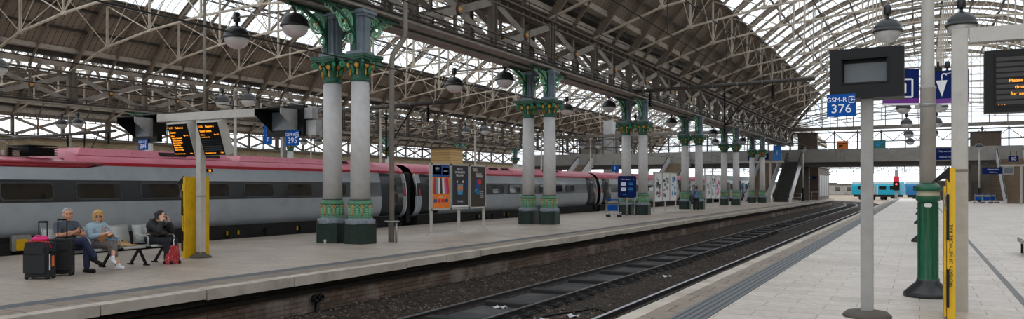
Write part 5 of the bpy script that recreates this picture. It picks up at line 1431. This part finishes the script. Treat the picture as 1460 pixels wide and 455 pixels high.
# ---- man walking away by the fourth column pair
p = G_(993, 299.5)
P4 = person('person', 'man in blue checked shirt and dark trousers standing with his back turned, bag at side', (p.x, p.y, 0), .12)
f = Flesh(); at, R_ = head(f, (0, .02, 1.66), -.1, -.05, 1.0)
f.cap((0, -.02, 1.46), (0, .01, 1.58), .058, .054); f.cap((-.08, 0, .98), (.08, 0, .98), .11, .11); f.cap((0, 0, 1.0), (0, -.01, 1.34), .13, .14); f.cap((-.12, -.01, 1.36), (.12, -.01, 1.36), .1, .1)
R0, R1, R2 = (.2, -.01, 1.41), (.26, -.03, 1.13), (.22, .14, .98); L0, L1, L2 = (-.2, -.01, 1.41), (-.27, -.04, 1.13), (-.25, .1, .95)
f.chain([R0, R1, R2], [.054, .044, .029]); f.chain([L0, L1, L2], [.054, .044, .029])
hand(f, R2, (-.2, .6, -.5), (-1, 0, 0), .5, 1); hand(f, L2, (.1, .5, -.7), (1, 0, 0), .6, -1)
RH, RK, RA = (.09, 0, .92), (.11, .06, .5), (.12, -.02, .1); LH, LK, LA = (-.09, 0, .92), (-.11, .02, .5), (-.12, -.06, .1)
f.chain([RH, RK, RA], [.085, .058, .04]); f.chain([LH, LK, LA], [.085, .058, .04])
f.fuse('body', m_skin, P4, .0085)
face(P4, at, R_); hair(P4, at, R_, m_dhair, 'short')
f = Flesh(); f.cap((-.09, 0, .98), (.09, 0, .98), .125, .125); f.cap((0, 0, .96), (0, -.01, 1.34), .15, .155); f.cap((-.12, -.01, 1.36), (.12, -.01, 1.36), .115, .115); f.cap((-.17, -.01, 1.42), (.17, -.01, 1.42), .068, .068); f.chain([R0, (.25, -.025, 1.2)], [.076, .07]); f.chain([L0, (-.255, -.03, 1.2)], [.076, .07])
f.fuse('checked_shirt', m_plaid, P4, .01)
f = Flesh(); f.cap((-.08, 0, .9), (.08, 0, .9), .12, .12); f.chain([RH, RK, (.12, -.02, .12)], [.105, .082, .068]); f.chain([LH, LK, (-.12, -.06, .12)], [.105, .082, .068])
f.fuse('trousers', m_dtrou, P4, .01)
shoe(P4, RA, (.1, 1, 0), m_black, .28); shoe(P4, LA, (-.15, 1, 0), m_black, .28)
q = V((-.36, -.06, .92)); Rz = M.Rotation(.12, 3, 'Z'); q = Rz @ q
b = thing('shoulder_bag', 'black shoulder bag at the side of the man in the checked shirt', 'bag', (p.x+q.x, p.y+q.y, .92), .2)
f = Flesh(); f.cap((-.1, 0, 0), (.1, 0, 0), .1, .1); f.cap((-.1, 0, -.1), (.1, 0, -.1), .095, .095); f.fuse('bag_body', m_leath, b, .012)
MB().path([V((.02, -.07, .1)), V((.22, -.17, .36)), V((.40, -.12, .55)), V((.46, .05, .60)), V((.42, .2, .5)), V((.18, .2, .25)), V((.05, .07, .1))], .018, 6).build('strap', m_black, b)
# ================================================================ THE FAR END: footbridge, stairs, gables, trains beyond
BY = 107.5
def X_(u, y, z=None):                     # x of the point of the plane y that is seen in pixel column u
    r = (u-UC)/F; d = y/(CT+r*ST); return (r*CT-ST)*d
B = thing('footbridge', 'grey concrete footbridge crossing over all the tracks at the far end', 'footbridge', (-14, BY, 4.6))
mb = MB(); mb.box((0, 1.9, .35), (77, 3.6, .35)); mb.build('deck', m_cdark, B)
mb = MB()
for y in (.5, 3.2): mb.box((0, y, 0), (77, .5, .5))
x = -37
while x < 38: mb.box((x, 1.9, .1), (.3, 3.0, .3)); x += 2.2
mb.build('deck_beams', m_dsteel, B)
x = -38.4; g = MB().box((0, 0, 1.14), (3.46, .14, 1.66)); p0 = None
while x < 37:
    if p0 is None: p0 = o = g.build('parapet_panel', m_conc, B)
    else: o = p0.copy(); C.objects.link(o); o.parent = B
    o.location = (x+1.75, 0, 0); x += 3.5
mb = MB(); mb.box((0, 3.8, 1.14), (77, .14, 1.66)); mb.build('parapet_wall', m_conc, B)
for x, w_ in ((-13.5, 1.3), (5.0, .9), (-31, 1.0), (-49, 1.0), (18, 1.0)):
    pr = MB().box((0, 0, 0), (w_, 1.2, 4.6)).build('pier', m_cdark, B, (x+14, 2.0, -2.3))
# screen of windows and lattice above the parapet, and the two glazed gables
def arch_h(x, xc, a, R): return ZS-SQ(R*R-a*a)+SQ(max(0, R*R-(x-xc)**2))
def gable(nm, xc, a, R, y, zlow, step):
    root = bpy.data.objects.new(nm, None); C.objects.link(root); root.location = (xc, y, 0); root['kind'] = 'structure'; root['label'] = 'glazed gable screen at the far end of the shed'; root['category'] = 'window'
    mb = MB(); x = -a
    while x <= a+.01:
        h = arch_h(xc+x, xc, a, R) if abs(x) < a-.1 else ZS+.4
        if h > zlow+.5: mb.box((x, 0, (zlow+h)/2), (.1, .14, h-zlow))
        x += step
    for z in [zlow+1.75*k for k in range(1, 6)]:
        hw = 0
        t = R*R-(z-ZS+SQ(R*R-a*a))**2
        if t > 0: hw = min(a, SQ(t))
        if hw > 1: mb.box((0, 0, z), (2*hw, .1, .08))
    mb.build('mullions', m_steel, root)
    mb = MB()
    for c_, e_ in ((10.5, 9.75), (11.1, 9.95), (11.7, 10.2), (12.3, 10.6)):
        n_ = 16; pp = [V((-a+.6+(2*a-1.2)*i/n_, -.25, e_+(c_-e_)*(1-(2*i/n_-1)**2))) for i in range(n_+1)]
        for p_, q_ in zip(pp, pp[1:]): mb.bar(p_, q_, .09, .09)
    for i in range(1, 16, 2):
        x_ = -a+.6+(2*a-1.2)*i/16; k_ = 1-(i/8-1)**2; mb.bar((x_, -.25, 9.75+.75*k_), (x_, -.25, 10.6+1.7*k_), .06); mb.bar((x_, -.25, 9.75+.75*k_), (x_+1.9, -.25, 10.6+1.7*k_), .05)
    mb.build('wind_ties', m_steel, root)
    mb = MB(); n = 24; pts = [(-a, zlow)]+[(-a+2*a*i/n, arch_h(xc-a+2*a*i/n, xc, a, R)+.2) for i in range(n+1)]+[(a, zlow)]
    mb.add([V((p[0], .1, p[1])) for p in pts]+[V((p[0], .12, p[1])) for p in pts], [tuple(range(len(pts))), tuple(range(2*len(pts)-1, len(pts)-1, -1))]); mb.build('gable_glass', m_glassg, root)
    return root
gable('window_1', 1.85, A, RR, 112.0, 9.6, 1.91)
gable('window_2', -33.65, A, RR, 168.0, 6.0, 2.3)
gable('window_3', X3, A3, R3, 168.5, 6.0, 2.3)
t = thing('lattice_screen', 'dark lattice girders and window posts above the footbridge parapet', 'lattice screen', (-14, 112.0, 6.6))
mb = MB(); mb.box((0, 0, 2.85), (77, .5, .45)); mb.box((0, .0, 2.35), (77, .2, .12)); mb.build('top_beam', m_steel, t)
mb = MB(); mb.box((0, 0, 1.05), (77, .14, .12)); mb.box((0, 0, 2.3), (77, .12, .1)); mb.build('rail', m_dsteel, t)
mb = MB(); x = -38
while x < 38:
    mb.bar((x, 0, 2.3), (x+1.4, 0, 1.1), .09); mb.bar((x+1.4, 0, 1.1), (x+2.8, 0, 2.3), .09); x += 2.8
mb.build('diagonals', m_steel, t)
x = -38; p0 = None; mb = MB(); x = -38
while x < 38:
    if round(x/1.4) % 2: mb.box((x, .05, 1.1), (.06, .08, 2.4))
    x += 1.4
mb.build('mullions', m_steel, t); x = -38
g = MB().box((0, 0, 1.2), (.14, .18, 2.7))
while x < 38:
    if p0 is None: p0 = o = g.build('post', m_dsteel, t)
    else: o = p0.copy(); C.objects.link(o); o.parent = t
    o.location = (x, 0, 0); x += 2.8
for u, lab, m in ((1201, 'orange poster above the footbridge parapet', k_or), (1254, 'teal poster above the footbridge parapet', pmm('print_teal', 30, 120, 120))):
    x = X_(u, BY+3.5); o = MB().box((0, 0, 0), (1.4, .08, 1.1)).build('poster_board', m, loc=(x, BY+3.6, 7.2)); tag(o, lab, 'poster')
    mb = MB(); mb.box((0, -.045, .2), (1.1, .01, .12)); mb.box((-.2, -.045, -.1), (.5, .01, .3)); mb.build('print', k_br if m == k_or else k_cy, o)
    for s_ in (-.6, .6): MB().box((s_, 0, -.7), (.06, .06, .5)).build('leg', m_dsteel, o)

# stairs and escalator
m_step = pm('brown_steps', lin(128, 110, 92), .8, var=.15, scale=4); m_wbal = pm('white_balustrade', lin(206, 206, 208), .5, var=.06, scale=2)
m_escal = pm('escalator_step', lin(66, 64, 62), .5, .3, var=.2, scale=6)
def stair(name, label, cat, x, y0, y1, w, z1, m_b, m_s, hrail=True, group=None, slat=1.0):
    t = thing(name, label, cat, (x, y0, 0), group=group)
    L_ = y1-y0; n = 28
    mb = MB()
    for i in range(n): mb.box((0, L_*(i+.5)/n, z1*(i+1)/n-.15), (w, L_/n+.02, .3))
    mb.build('steps', m_s, t)
    for s_ in (-1, 1):
        mb = MB(); xx = s_*(w/2+.1)
        mb.prism([(-.9, 0), (-.9, .95), (0, 1.05), (L_, z1+1.05), (L_+.8, z1+1.05), (L_+.8, z1-.4), (L_, z1-.45), (.6, -.0)], xx-.09, xx+.09, lambda p, q: V((q, p[0], p[1]))); mb.build('balustrade', m_b, t)
        mb = MB(); mb.path([V((xx, -.95, .5)), V((xx, -1.0, .95)), V((xx, -.6, 1.1)), V((xx, 0, 1.14)), V((xx, L_, z1+1.14)), V((xx, L_+.8, z1+1.14))], .06, 8); mb.build('handrail', m_rubber, t)
    return t
stair('escalator', 'steel escalator rising to the footbridge at the far end of the island platform', 'escalator', -14.2, 95.6, 105.5, 1.5, 4.95, m_chrome, m_escal)
stair('staircase', 'brown staircase beside the escalator, up to the footbridge', 'staircase', -17.2, 95.8, 106, 2.2, 4.95, m_wbal, m_step, group='staircases to the footbridge')
stair('staircase', 'white-sided brown staircase rising behind the far part of the train', 'staircase', X_(956, 103), 98, 107, 2.6, 4.95, m_wbal, m_step, group='staircases to the footbridge')
stair('staircase', 'white-sided staircase up to the footbridge behind the second column pair', 'staircase', X_(818, 103), 98, 107, 2.0, 4.95, m_wbal, m_step, group='staircases to the footbridge')
stair('staircase', 'white-sided staircase at the far right, beside the blue trolleys', 'staircase', 9.3, 97, 106.5, 2.4, 4.95, m_wbal, m_step, group='staircases to the footbridge')
mb = MB()
t = thing('escalator_barrier', 'low steel barrier at the foot of the escalator', 'barrier', (-12.9, 95.2, 0))
mb.path([V((0, 0, 0)), V((0, 0, 1.0)), V((.9, 0, 1.0)), V((.9, 0, 0))], .04, 8); mb.tube((0, 0, .5), (.9, 0, .5), .03); mb.build('rail', m_chrome, t)
# platform building and canopy
t = thing('platform_building', 'brown platform building under the footbridge beyond the escalator', 'building', (-13.8, 113, 0))
mb = MB(); mb.box((0, 7, 2.2), (3.4, 14, 4.4)); mb.build('walls', m_brown, t)
for y in (2.2, 5.2, 8.2, 11.2): MB().box((1.73, y, 1.9), (.06, 2.6, 2.9)).build('wall_panel', m_galv, t)
MB().box((.4, -.06, 3.0), (2.2, .06, .35)).build('blue_sign', m_navy, t)
words('Platforms', .25, m_white, t, (.4, -.1, 3.0))
MB().box((0, 7, 4.45), (3.8, 14.4, .16)).build('roof', m_conc, t)
t = thing('platform_canopy', 'pale canopy over the curving end of the island platform', 'canopy', (0, 0, 0))
mb = MB(); S = [129+3*i for i in range(11)]
mb.sheet([[pos(-15.5, s, 3.7), pos(-13.3, s, 3.55), pos(-10.9, s, 3.95)] for s in S], (0, 0, .16)); mb.build('roof', m_ledge, t)
for s in (131, 140, 149, 157):
    q = pos(-13.3, s, 1.8); MB().box(q, (.25, .25, 3.6)).build('post', m_dsteel, t)
    a_, b_ = pos(-15.3, s+.1, 3.5), pos(-11.1, s+.1, 3.7); MB().bar(a_, b_, .12, .2).build('beam', m_brown, t)
for i, (u, d) in enumerate(((1155, 92), (1163, 95))):
    q = P_(u, 280, d)
t = thing('guard_rail', 'low steel guard rail before the platform building', 'railing', (-12.4, 110.8, 0))
mb = MB(); mb.path([V((-1.2, 0, 0)), V((-1.2, 0, 1.05)), V((.6, 0, 1.05)), V((.6, 0, 0))], .035, 8); mb.tube((-.3, 0, 0), (-.3, 0, 1.05), .03); mb.tube((-1.2, 0, .55), (.6, 0, .55), .025); mb.build('rail', m_galv, t)
# single globe posts
def single_post(x, y, h, label):
    t = thing('single_lamp_post', label, 'lamp post', (x, y, 0), group='single globe lamp posts at the far end')
    MB().lathe([(.16, 0), (.15, .1), (.13, 1.6), (.1, 1.65)], n=14).build('base_sleeve', m_black, t)
    MB().lathe([(.09, 1.6), (.075, h-.35)], n=12).build('pole', m_pole, t)
    MB().lathe([(.001, h+.32), (.1, h+.3), (.3, h+.16), (.42, h-.02), (.42, h-.1), (.36, h-.06)][::-1], n=18).build('lamp_shade', m_lampbl, t)
    MB().lathe([(.001, h-.45), (.2, h-.4), (.36, h-.22), (.4, h-.06)], n=18).build('lamp_globe', m_lampgl, t)
    MB().lathe([(.05, h+.3), (.06, h+.5), (.001, h+.52)], n=8).build('finial', m_black, t)
single_post(X_(1145, 104.0), 104.0, 6.5, 'white single globe lamp post to the right of the escalator')
single_post(X_(1396, 101.0), 101.0, 6.3, 'white single globe lamp post before the blue trolleys and brown wall')
# boxes at the springing of the roof beside the bridge
t = thing('equipment_cabin', 'brown cabin on the footbridge beside the end of the lattice girders', 'cabin', (X_(1152, 111.1), 111.0, 6.6))
MB().rbox((0, 0, 1.1), (2.4, 1.0, 2.2), .03, 1).build('cabin_body', m_brown, t); MB().box((0, 0, 2.25), (2.6, 1.2, .14)).build('roof', m_dsteel, t)
for u, lab in ((1405, 'brown cabin above the footbridge near the white single lamp post'), (1371, 'narrow brown cabin above the footbridge beside the white frame post')):
    t = thing('equipment_cabin', lab, 'cabin', (X_(u, 111.1), 111.0, 6.57))
    MB().rbox((0, 0, .95), (3.2 if u > 1400 else 1.4, 1.0, 1.7), .03, 1).build('cabin_body', m_brown, t); MB().box((0, 0, 1.85), (3.4 if u > 1400 else 1.6, 1.2, .12)).build('roof', m_dsteel, t)
t = thing('lift_tower', 'pale lift tower rising at the far end behind the train', 'tower', (X_(869, 114.5), 114.5, 0))
MB().rbox((0, 0, 5.9), (1.4, 1.6, 11.8), .05, 2).build('shaft', m_wbal, t); MB().box((1.25, -.1, 5.2), (.4, .6, 10.2)).build('column', m_steel, t); MB().box((0, -.83, 9.5), (.9, .06, .3)).build('vent', m_galv, t)
t = thing('plant_room', 'beige panelled room above the footbridge beside the pale lift tower', 'room', (X_(845, 113.5), 113.3, 6.2))
MB().box((0, .4, 1.3), (3.2, 2.0, 2.6)).build('walls', m_ledge, t); MB().box((.7, -.62, 1.0), (1.0, .06, 1.2)).build('panel', m_conc, t); MB().box((0, .4, 2.65), (3.4, 2.2, .12)).build('roof', m_cdark, t)
t = thing('tan_cabin', 'tan boarded tower cabin beyond the train, left of the second column pair', 'cabin', (X_(637, 78), 78, 0))
MB().box((0, 0, 3.1), (2.7, 2.7, 6.2)).build('walls', stripes('tan_boards', lin(196, 164, 112), lin(130, 106, 70), .3, .03, 'Z'), t); MB().box((0, 0, 6.25), (3.0, 3.0, .14)).build('roof', m_brown, t)
# back wall and signs under the bridge at the right
m_slat = stripes('slatted_shutter', lin(112, 98, 86), lin(66, 57, 50), .16, .03, 'Z')
w_ = struct(MB().box((14.8, 118, 2.35), (13.6, .4, 4.7)).build('wall_back', m_slat))
struct(MB().box((6.2, 117.4, 2.35), (3.6, 1.0, 4.7)).build('wall_back_block', m_cdark))
MB().box((6.3, 116.85, 1.2), (1.6, .1, 2.4)).build('door_1', m_dsteel)['kind'] = 'structure'
def flat_sign(label, u, v, y, w, h, txt, sz=.3, m=m_navy):
    r = (u-UC)/F; d = y/(CT+r*ST); z = EYE+(HZ-v)/F*d; x = (r*CT-ST)*d
    t = thing('platform_sign', label, 'sign', (x, y, z))
    MB().box((0, 0, 0), (w, .1, h)).build('sign_panel', m, t); mb = MB(); mb.tube((-w*.3, 0, h/2), (-w*.3, 0, h/2+.5), .03); mb.tube((w*.3, 0, h/2), (w*.3, 0, h/2+.5), .03); mb.build('hanger', m_dsteel, t)
    for i, (q, s_, dz) in enumerate(txt): words(q, s_, m_white, t, (0, -.055, dz))
    return t
flat_sign('blue platform direction sign with white text, between the lamp post and the white frame', 1351, 219.5, 102, 2.3, 1.35, [('Way out and taxis', .24, .3), ('Platforms 13 and 14', .2, -.35)])
flat_sign('wide blue sign hanging before the white-sided staircase', 1416, 243.5, 96, 2.0, .7, [('Information', .22, .14), ('Platforms', .18, -.16)])
flat_sign('dark blue sign reading 10 under the bridge at the right', 1445, 226.5, 96, .9, .6, [('10', .5, 0)])
flat_sign('blue sign reading 3, first of two on the thin pale beam', 1071, 224, 91, .75, .75, [('3', .6, 0)])
flat_sign('blue sign reading 4, second of two on the thin pale beam', 1091, 223, 91, .75, .75, [('4', .6, 0)])
flat_sign('small blue number sign above the train before the third column pair', 877, 240, 84, .8, .75, [('1', .55, 0)], m=m_blue)
flat_sign('blue lit poster beside the top of the escalator', 1108, 218, 104.0, .95, 1.9, [('i', .9, 0)], m=pm('poster_blue', lin(34, 128, 214), .4, var=.3, scale=2))
flat_sign('blue sign with white lettering seen behind the departure boards', 382, 186, 33.0, .55, 1.6, [], m=m_blue)
o = [c for c in C.objects if c.get('label', '').startswith('blue sign with white lettering')][0]
words('WELCOME', .26, m_white, o, (.05, -.056, 0), (PI/2, -PI/2, 0))
t = thing('sign_beam', 'thin pale beam carrying the number signs at the end of the island platform', 'sign beam', (X_(1083, 91), 91.0, 0))
MB().box((0, .1, 4.55), (5.2, .16, .22)).build('cross_beam', m_pole, t); MB().rbox((1.1, .1, 2.22), (.2, .2, 4.44), .01, 1).build('post', m_pole, t)
t = thing('monitor_stand', 'pale post and beam with white monitor by the staircase at the far right', 'monitor post', (X_(1456, 93), 93.0, 0))
MB().rbox((0, 0, 1.9), (.2, .2, 3.8), .01, 1).build('post', m_pole, t); MB().box((-.6, 0, 3.9), (2.4, .16, .16)).build('cross_beam', m_pole, t); MB().rbox((-1.1, 0, 3.4), (.95, .5, .8), .03, 2).build('monitor', m_galv, t); MB().box((-1.1, -.26, 3.4), (.8, .02, .6)).build('screen', m_scrg, t)
for i, (u, n_, lab) in enumerate(((1394, 2, 'pale trolleys at the foot of the single lamp post'), (1408, 3, 'blue trolleys between the lamp post and the white-sided staircase'), (1418, 3, 'row of blue trolleys right beside the white-sided staircase'))):
    y = 96+1.1*i; make_trolley(lab, (X_(u, y), y, 0), .3*i-.2, n_)
# dark post and kiosk at the end of the pale platform
t = thing('steel_post', 'dark steel post at the end of the pale platform', 'post', (X_(1321, 118), 118, 0))
MB().box((0, 0, 2.3), (.45, .35, 4.6)).build('shaft', m_dsteel, t); MB().box((0, 0, .06), (.8, .7, .12)).build('base_plate', m_dsteel, t)
t = thing('grey_hut', 'grey hut at the far end of the pale platform', 'hut', (X_(1341, 121), 121, 0))
MB().rbox((0, 0, 1.25), (2.2, 2, 2.5), .05, 2).build('hut_body', m_cdark, t); MB().box((0, 0, 2.55), (2.4, 2.2, .1)).build('roof', m_conc, t)

# ---------------------------------------------------------------- trains outside
m_cyan = pm('train_cyan', lin(30, 160, 190), .35, var=.08); m_tblue = pm('train_blue', lin(36, 112, 168), .35, var=.08); m_pale = pm('train_pale', lin(190, 214, 222), .35, var=.05)
def small_car(label, a, b, m1, m2):
    a, b = V(a), V(b); d = b-a; L_ = d.length
    t = thing('commuter_carriage', label, 'train carriage', a, math.atan2(d.y, d.x), 'commuter carriages outside')
    pr = [(-1.3, .4), (-1.36, 1.2), (-1.34, 2.3), (-1.15, 2.9), (-.6, 3.15), (.6, 3.15), (1.15, 2.9), (1.34, 2.3), (1.36, 1.2), (1.3, .4)]
    MB().prism(pr, .2, L_-.2, lambda p, q: V((q, p[0], p[1]))).build('body', m1, t)
    mb = MB(); mb.box((L_/2, 0, 2.95), (L_-.5, 2.5, .5)); mb.build('roof', m_pale, t)
    MB().box((L_/2, 0, .2), (L_-1, 2.3, .6)).build('underframe', m_under, t)
    x = 1.6; w0 = None
    while x < L_-2:
        if w0 is None: w0 = o = MB().rbox((0, 0, 0), (1.5, .05, .75), .08, 3, None, 1).build('window', m_win, t)
        else: o = w0.copy(); C.objects.link(o); o.parent = t
        o.location = (x+.75, -1.36, 1.85); x += 2.3
    for x in (4.5, L_-6): MB().box((x+.6, -1.37, 1.4), (1.2, .05, 1.95)).build('door', m2, t)
    for x in (3, L_-3):
        mb = MB()
        for dx in (-1.1, 1.1): mb.lathe([(.42, -.06), (.42, .06)], (x+dx, -.8, -.35), 14, rot=M.Rotation(PI/2, 3, 'X')); mb.lathe([(.42, -.06), (.42, .06)], (x+dx, .8, -.35), 14, rot=M.Rotation(PI/2, 3, 'X'))
        mb.build('wheels', m_under, t)
    return t
Pd = lambda u, d: V((P_(u, 280, d).x, P_(u, 280, d).y, -.35))
small_car('pale turquoise carriage outside, just right of the curving tracks', Pd(1217, 176), Pd(1288, 168), m_cyan, m_pale)
small_car('blue carriage outside, seen past the end of the pale platform', Pd(1290, 166), Pd(1400, 160), m_tblue, m_cyan)
small_car('yellow-fronted carriage outside beside the grey hut', Pd(1344, 150), Pd(1420, 150), m_yellow, m_tblue)
t = small_car('white and grey train front standing just beyond the red and grey train', V((XC, 93, -.09)), V((XC, 112.5, -.09)), pm('train_white', lin(206, 208, 212), .35, var=.05), m_band)
mb = MB(); mb.rbox((.16, 0, 2.15), (.12, 2.0, .85), .12, 3, None, 0); mb.build('windscreen', m_win, t); MB().rbox((.15, 0, 1.05), (.1, 1.7, .6), .1, 3, None, 0).build('front_panel', m_yellow, t)
# overhead line masts, signal and distant sheds
def gantry(y, x0, x1, h, label):
    t = thing('line_gantry', label, 'gantry', (x0, y, -1.0), group='overhead line gantries outside')
    for x in (0, x1-x0): MB().box((x, 0, h/2), (.3, .3, h)).build('mast', m_galv, t)
    mb = MB()
    for z in (h, h-.8): mb.bar((0, 0, z), (x1-x0, 0, z), .12)
    n = int((x1-x0)/1.2)
    for i in range(n): mb.bar(((x1-x0)*i/n, 0, h if i % 2 else h-.8), ((x1-x0)*(i+1)/n, 0, h-.8 if i % 2 else h), .07)
    mb.build('lattice_beam', m_galv, t)
    k = 0; x = 2.5
    while x < x1-x0-1:
        mb = MB(); mb.tube((x, 0, h-.8), (x, 0, h-2.2), .04); mb.bar((x, 0, h-2.0), (x+1.3, 0, h-1.4), .05); mb.lathe(insul(.4, .1, 4), (x, 0, h-1.3), 8); mb.build('dropper', m_dsteel, t); x += 4.2
for i, (y, x0, x1, h) in enumerate(((150, -30, 16, 7.4), (172, -40, 18, 7.6), (198, -48, 26, 7.8), (228, -56, 34, 8))):
    gantry(y, x0, x1, h, 'grey lattice gantry over the tracks outside, %s beyond the footbridge' % ordn(i))
t = thing('signal_post', 'railway signal with a red board beside the blue carriage outside', 'signal', (X_(1278, 150), 150.5, -1))
MB().box((0, 0, 2.8), (.5, .4, 5.6)).build('mast', m_galv, t); MB().rbox((0, -.3, 2.9), (1.0, .3, 1.5), .05, 2, None, 1).build('signal_head', m_black, t); MB().box((.0, -.3, 4.1), (.9, .2, .9)).build('red_board', pm('signal_red', lin(226, 40, 70), .4), t)
o = MB(); o.ball((0, 0, 0), (.16, .1, .16), 12, 8); o.build('red_light', emit('signal_red_light', (1, .05, .05, 1), 3), t, (0, -.46, 3.2))
for i, (u, v0, d, m, w_, h_) in enumerate(((1238, 262, 300, m_ledge, 26, 3.2), (1190, 262, 280, m_conc, 30, 3.4), (1300, 262, 320, m_conc, 40, 3.5), (1425, 262, 350, m_brown, 50, 3.9), (1030, 262, 250, m_conc, 60, 3.9), (1110, 262, 300, m_ledge, 40, 3.9))):
    q = P_(u, 270, d)
    t = thing('distant_building', ['low tan building far beyond the curving tracks', 'grey flat-roofed building far beyond the canopy', 'grey building far behind the blue carriages', 'brown building far behind the grey hut', 'long grey building far beyond the white train front', 'tan building far behind the escalator'][i], 'building', (q.x, q.y, -1), TH)
    MB().box((0, 0, h_/2), (w_, 10, h_)).build('walls', m, t); MB().box((0, 0, h_+.2), (w_+.6, 10.6, .4)).build('roof', m_cdark, t)
    g = MB().box((0, 0, 0), (1.6, .1, 1.4)); w0 = None
    for k in range(int(w_/4)):
        for j in range(1):
            if w0 is None: w0 = o = g.build('window', m_win, t)
            else: o = w0.copy(); C.objects.link(o); o.parent = t
            o.location = (-w_/2+2+4*k, -5.02, 2.0)

# ================================================================ OVERHEAD LINE
def boom(label, x0, x1, y, z0, z1, dr, mast=False):
    t = thing('catenary_boom', label, 'boom', (x0, y, z0), group='overhead line booms')
    D = V((x1-x0, 0, z1-z0))
    MB().tube((0, 0, 0), D, .11, n=10).build('boom_tube', m_dsteel, t)
    mb = MB(); n = 8
    for i in range(1, n): mb.lathe([(.125, -.03), (.125, .03)], D*(i/n), 10, rot=M.Rotation(PI/2, 3, 'Y'))
    mb.build('clamp', m_steel, t)
    if mast:
        mb = MB(); mb.box((.2, 0, -z0/2+.3), (.22, .22, z0+.6)); mb.tube((.2, 0, .8), D*.3, .03); mb.build('mast', m_galv, t)
    for f_, kind in dr:
        q = D*f_
        if kind == 'i':
            MB().lathe(insul(.75, .12, 6), q-V((0, 0, .95)), 10).build('insulator', m_black, t); MB().tube(q, q-V((0, 0, .22)), .03).build('dropper', m_black, t)
        else:
            mb = MB(); mb.tube(q, q-V((0, 0, 2.7)), .045); mb.tube(q+V((1.7, 0, -.05)), q-V((0, 0, 2.3)), .035); mb.path([q-V((0, 0, 2.3)), q+V((.6, 0, -2.05)), q+V((1.4, 0, -2.2)), q+V((2.6, 0, -2.3))], .028, 6); mb.build('drop_bracket', m_black, t)
            MB().lathe(insul(.5, .1, 5), q-V((0, 0, .9)), 10).build('insulator', m_black, t)
    return t
boom('long dark overhead boom reaching from the girder above the two near tracks', -15.9, X_(1162, 45), 45, 7.42, 7.58, ((.16, 'i'), (.56, 'd'), (.80, 'i')))
boom('dark overhead boom above the train, behind the rain pipe and first columns', X_(400, 33), X_(656, 33), 33, 5.75, 5.98, ((.62, 'd'), (.84, 'i')), True)
boom('dark overhead boom above the tracks beyond the train at the picture edge', X_(-20, 38), X_(165, 38), 38, 5.6, 5.9, ((.66, 'i'), (.78, 'd'), (.95, 'i')), True)
def wire(label, x, zc, zm, a=2, b=112):
    t = thing('overhead_wire', label, 'wire', (x, 0, 0))
    mb = MB(); pts = []; yy = a
    while yy <= b: pts.append(V((0, yy, zm-.35*math.sin(PI*((yy-a) % 30)/30)))); yy += 3
    mb.path(pts, .016, 5); mb.build('carrier_wire', m_wire, t)
    MB().tube((0, a, zc), (0, b, zc), .015, n=5).build('contact_wire', m_wire, t)
    mb = MB()
    for i in range(1, len(pts)-1, 2): mb.tube(pts[i], (0, pts[i].y, zc), .008, n=4)
    mb.build('droppers', m_wire, t)
wire('overhead wires above the ladder-like track', -8.35, 5.15, 6.55)
wire('overhead wires above the track by the pale platform', -4.95, 5.15, 6.55)
wire('overhead wires above the red and grey train', -22.22, 4.7, 5.75)
tag(MB().path([V((-14.4, y, 5.5-.12*math.sin(PI*((y-4) % 28)/28))) for y in range(4, 112, 2)], .022, 5).build('black_cable', m_wire), 'black cable slung past the front of the column capitals', 'cable')
# ================================================================ finish: turn lettering and fused forms into plain meshes
bpy.context.view_layer.update()
dg = bpy.context.evaluated_depsgraph_get()
done = {}
fonts = [o for o in list(C.objects) if o.type == 'FONT']
for o in PENDING+fonts:
    if o.data.name in done and o.type == 'FONT': continue
    me = bpy.data.meshes.new_from_object(o.evaluated_get(dg), preserve_all_data_layers=False, depsgraph=dg)
    done[o.data.name] = me
    if o.type == 'MESH':
        if not me.materials: me.materials.append(o.data.materials[0])
        for p_ in me.polygons: p_.use_smooth = True
newd = []
for o in fonts:
    n = bpy.data.objects.new('lettering', done[o.data.name]); C.objects.link(n); n.parent = o.parent
    n.location = o.location; n.rotation_euler = o.rotation_euler; n.scale = o.scale; newd.append(o)
for o in PENDING:
    me = done[o.data.name]; o.modifiers.clear(); o.data = me
for o in newd: bpy.data.objects.remove(o)
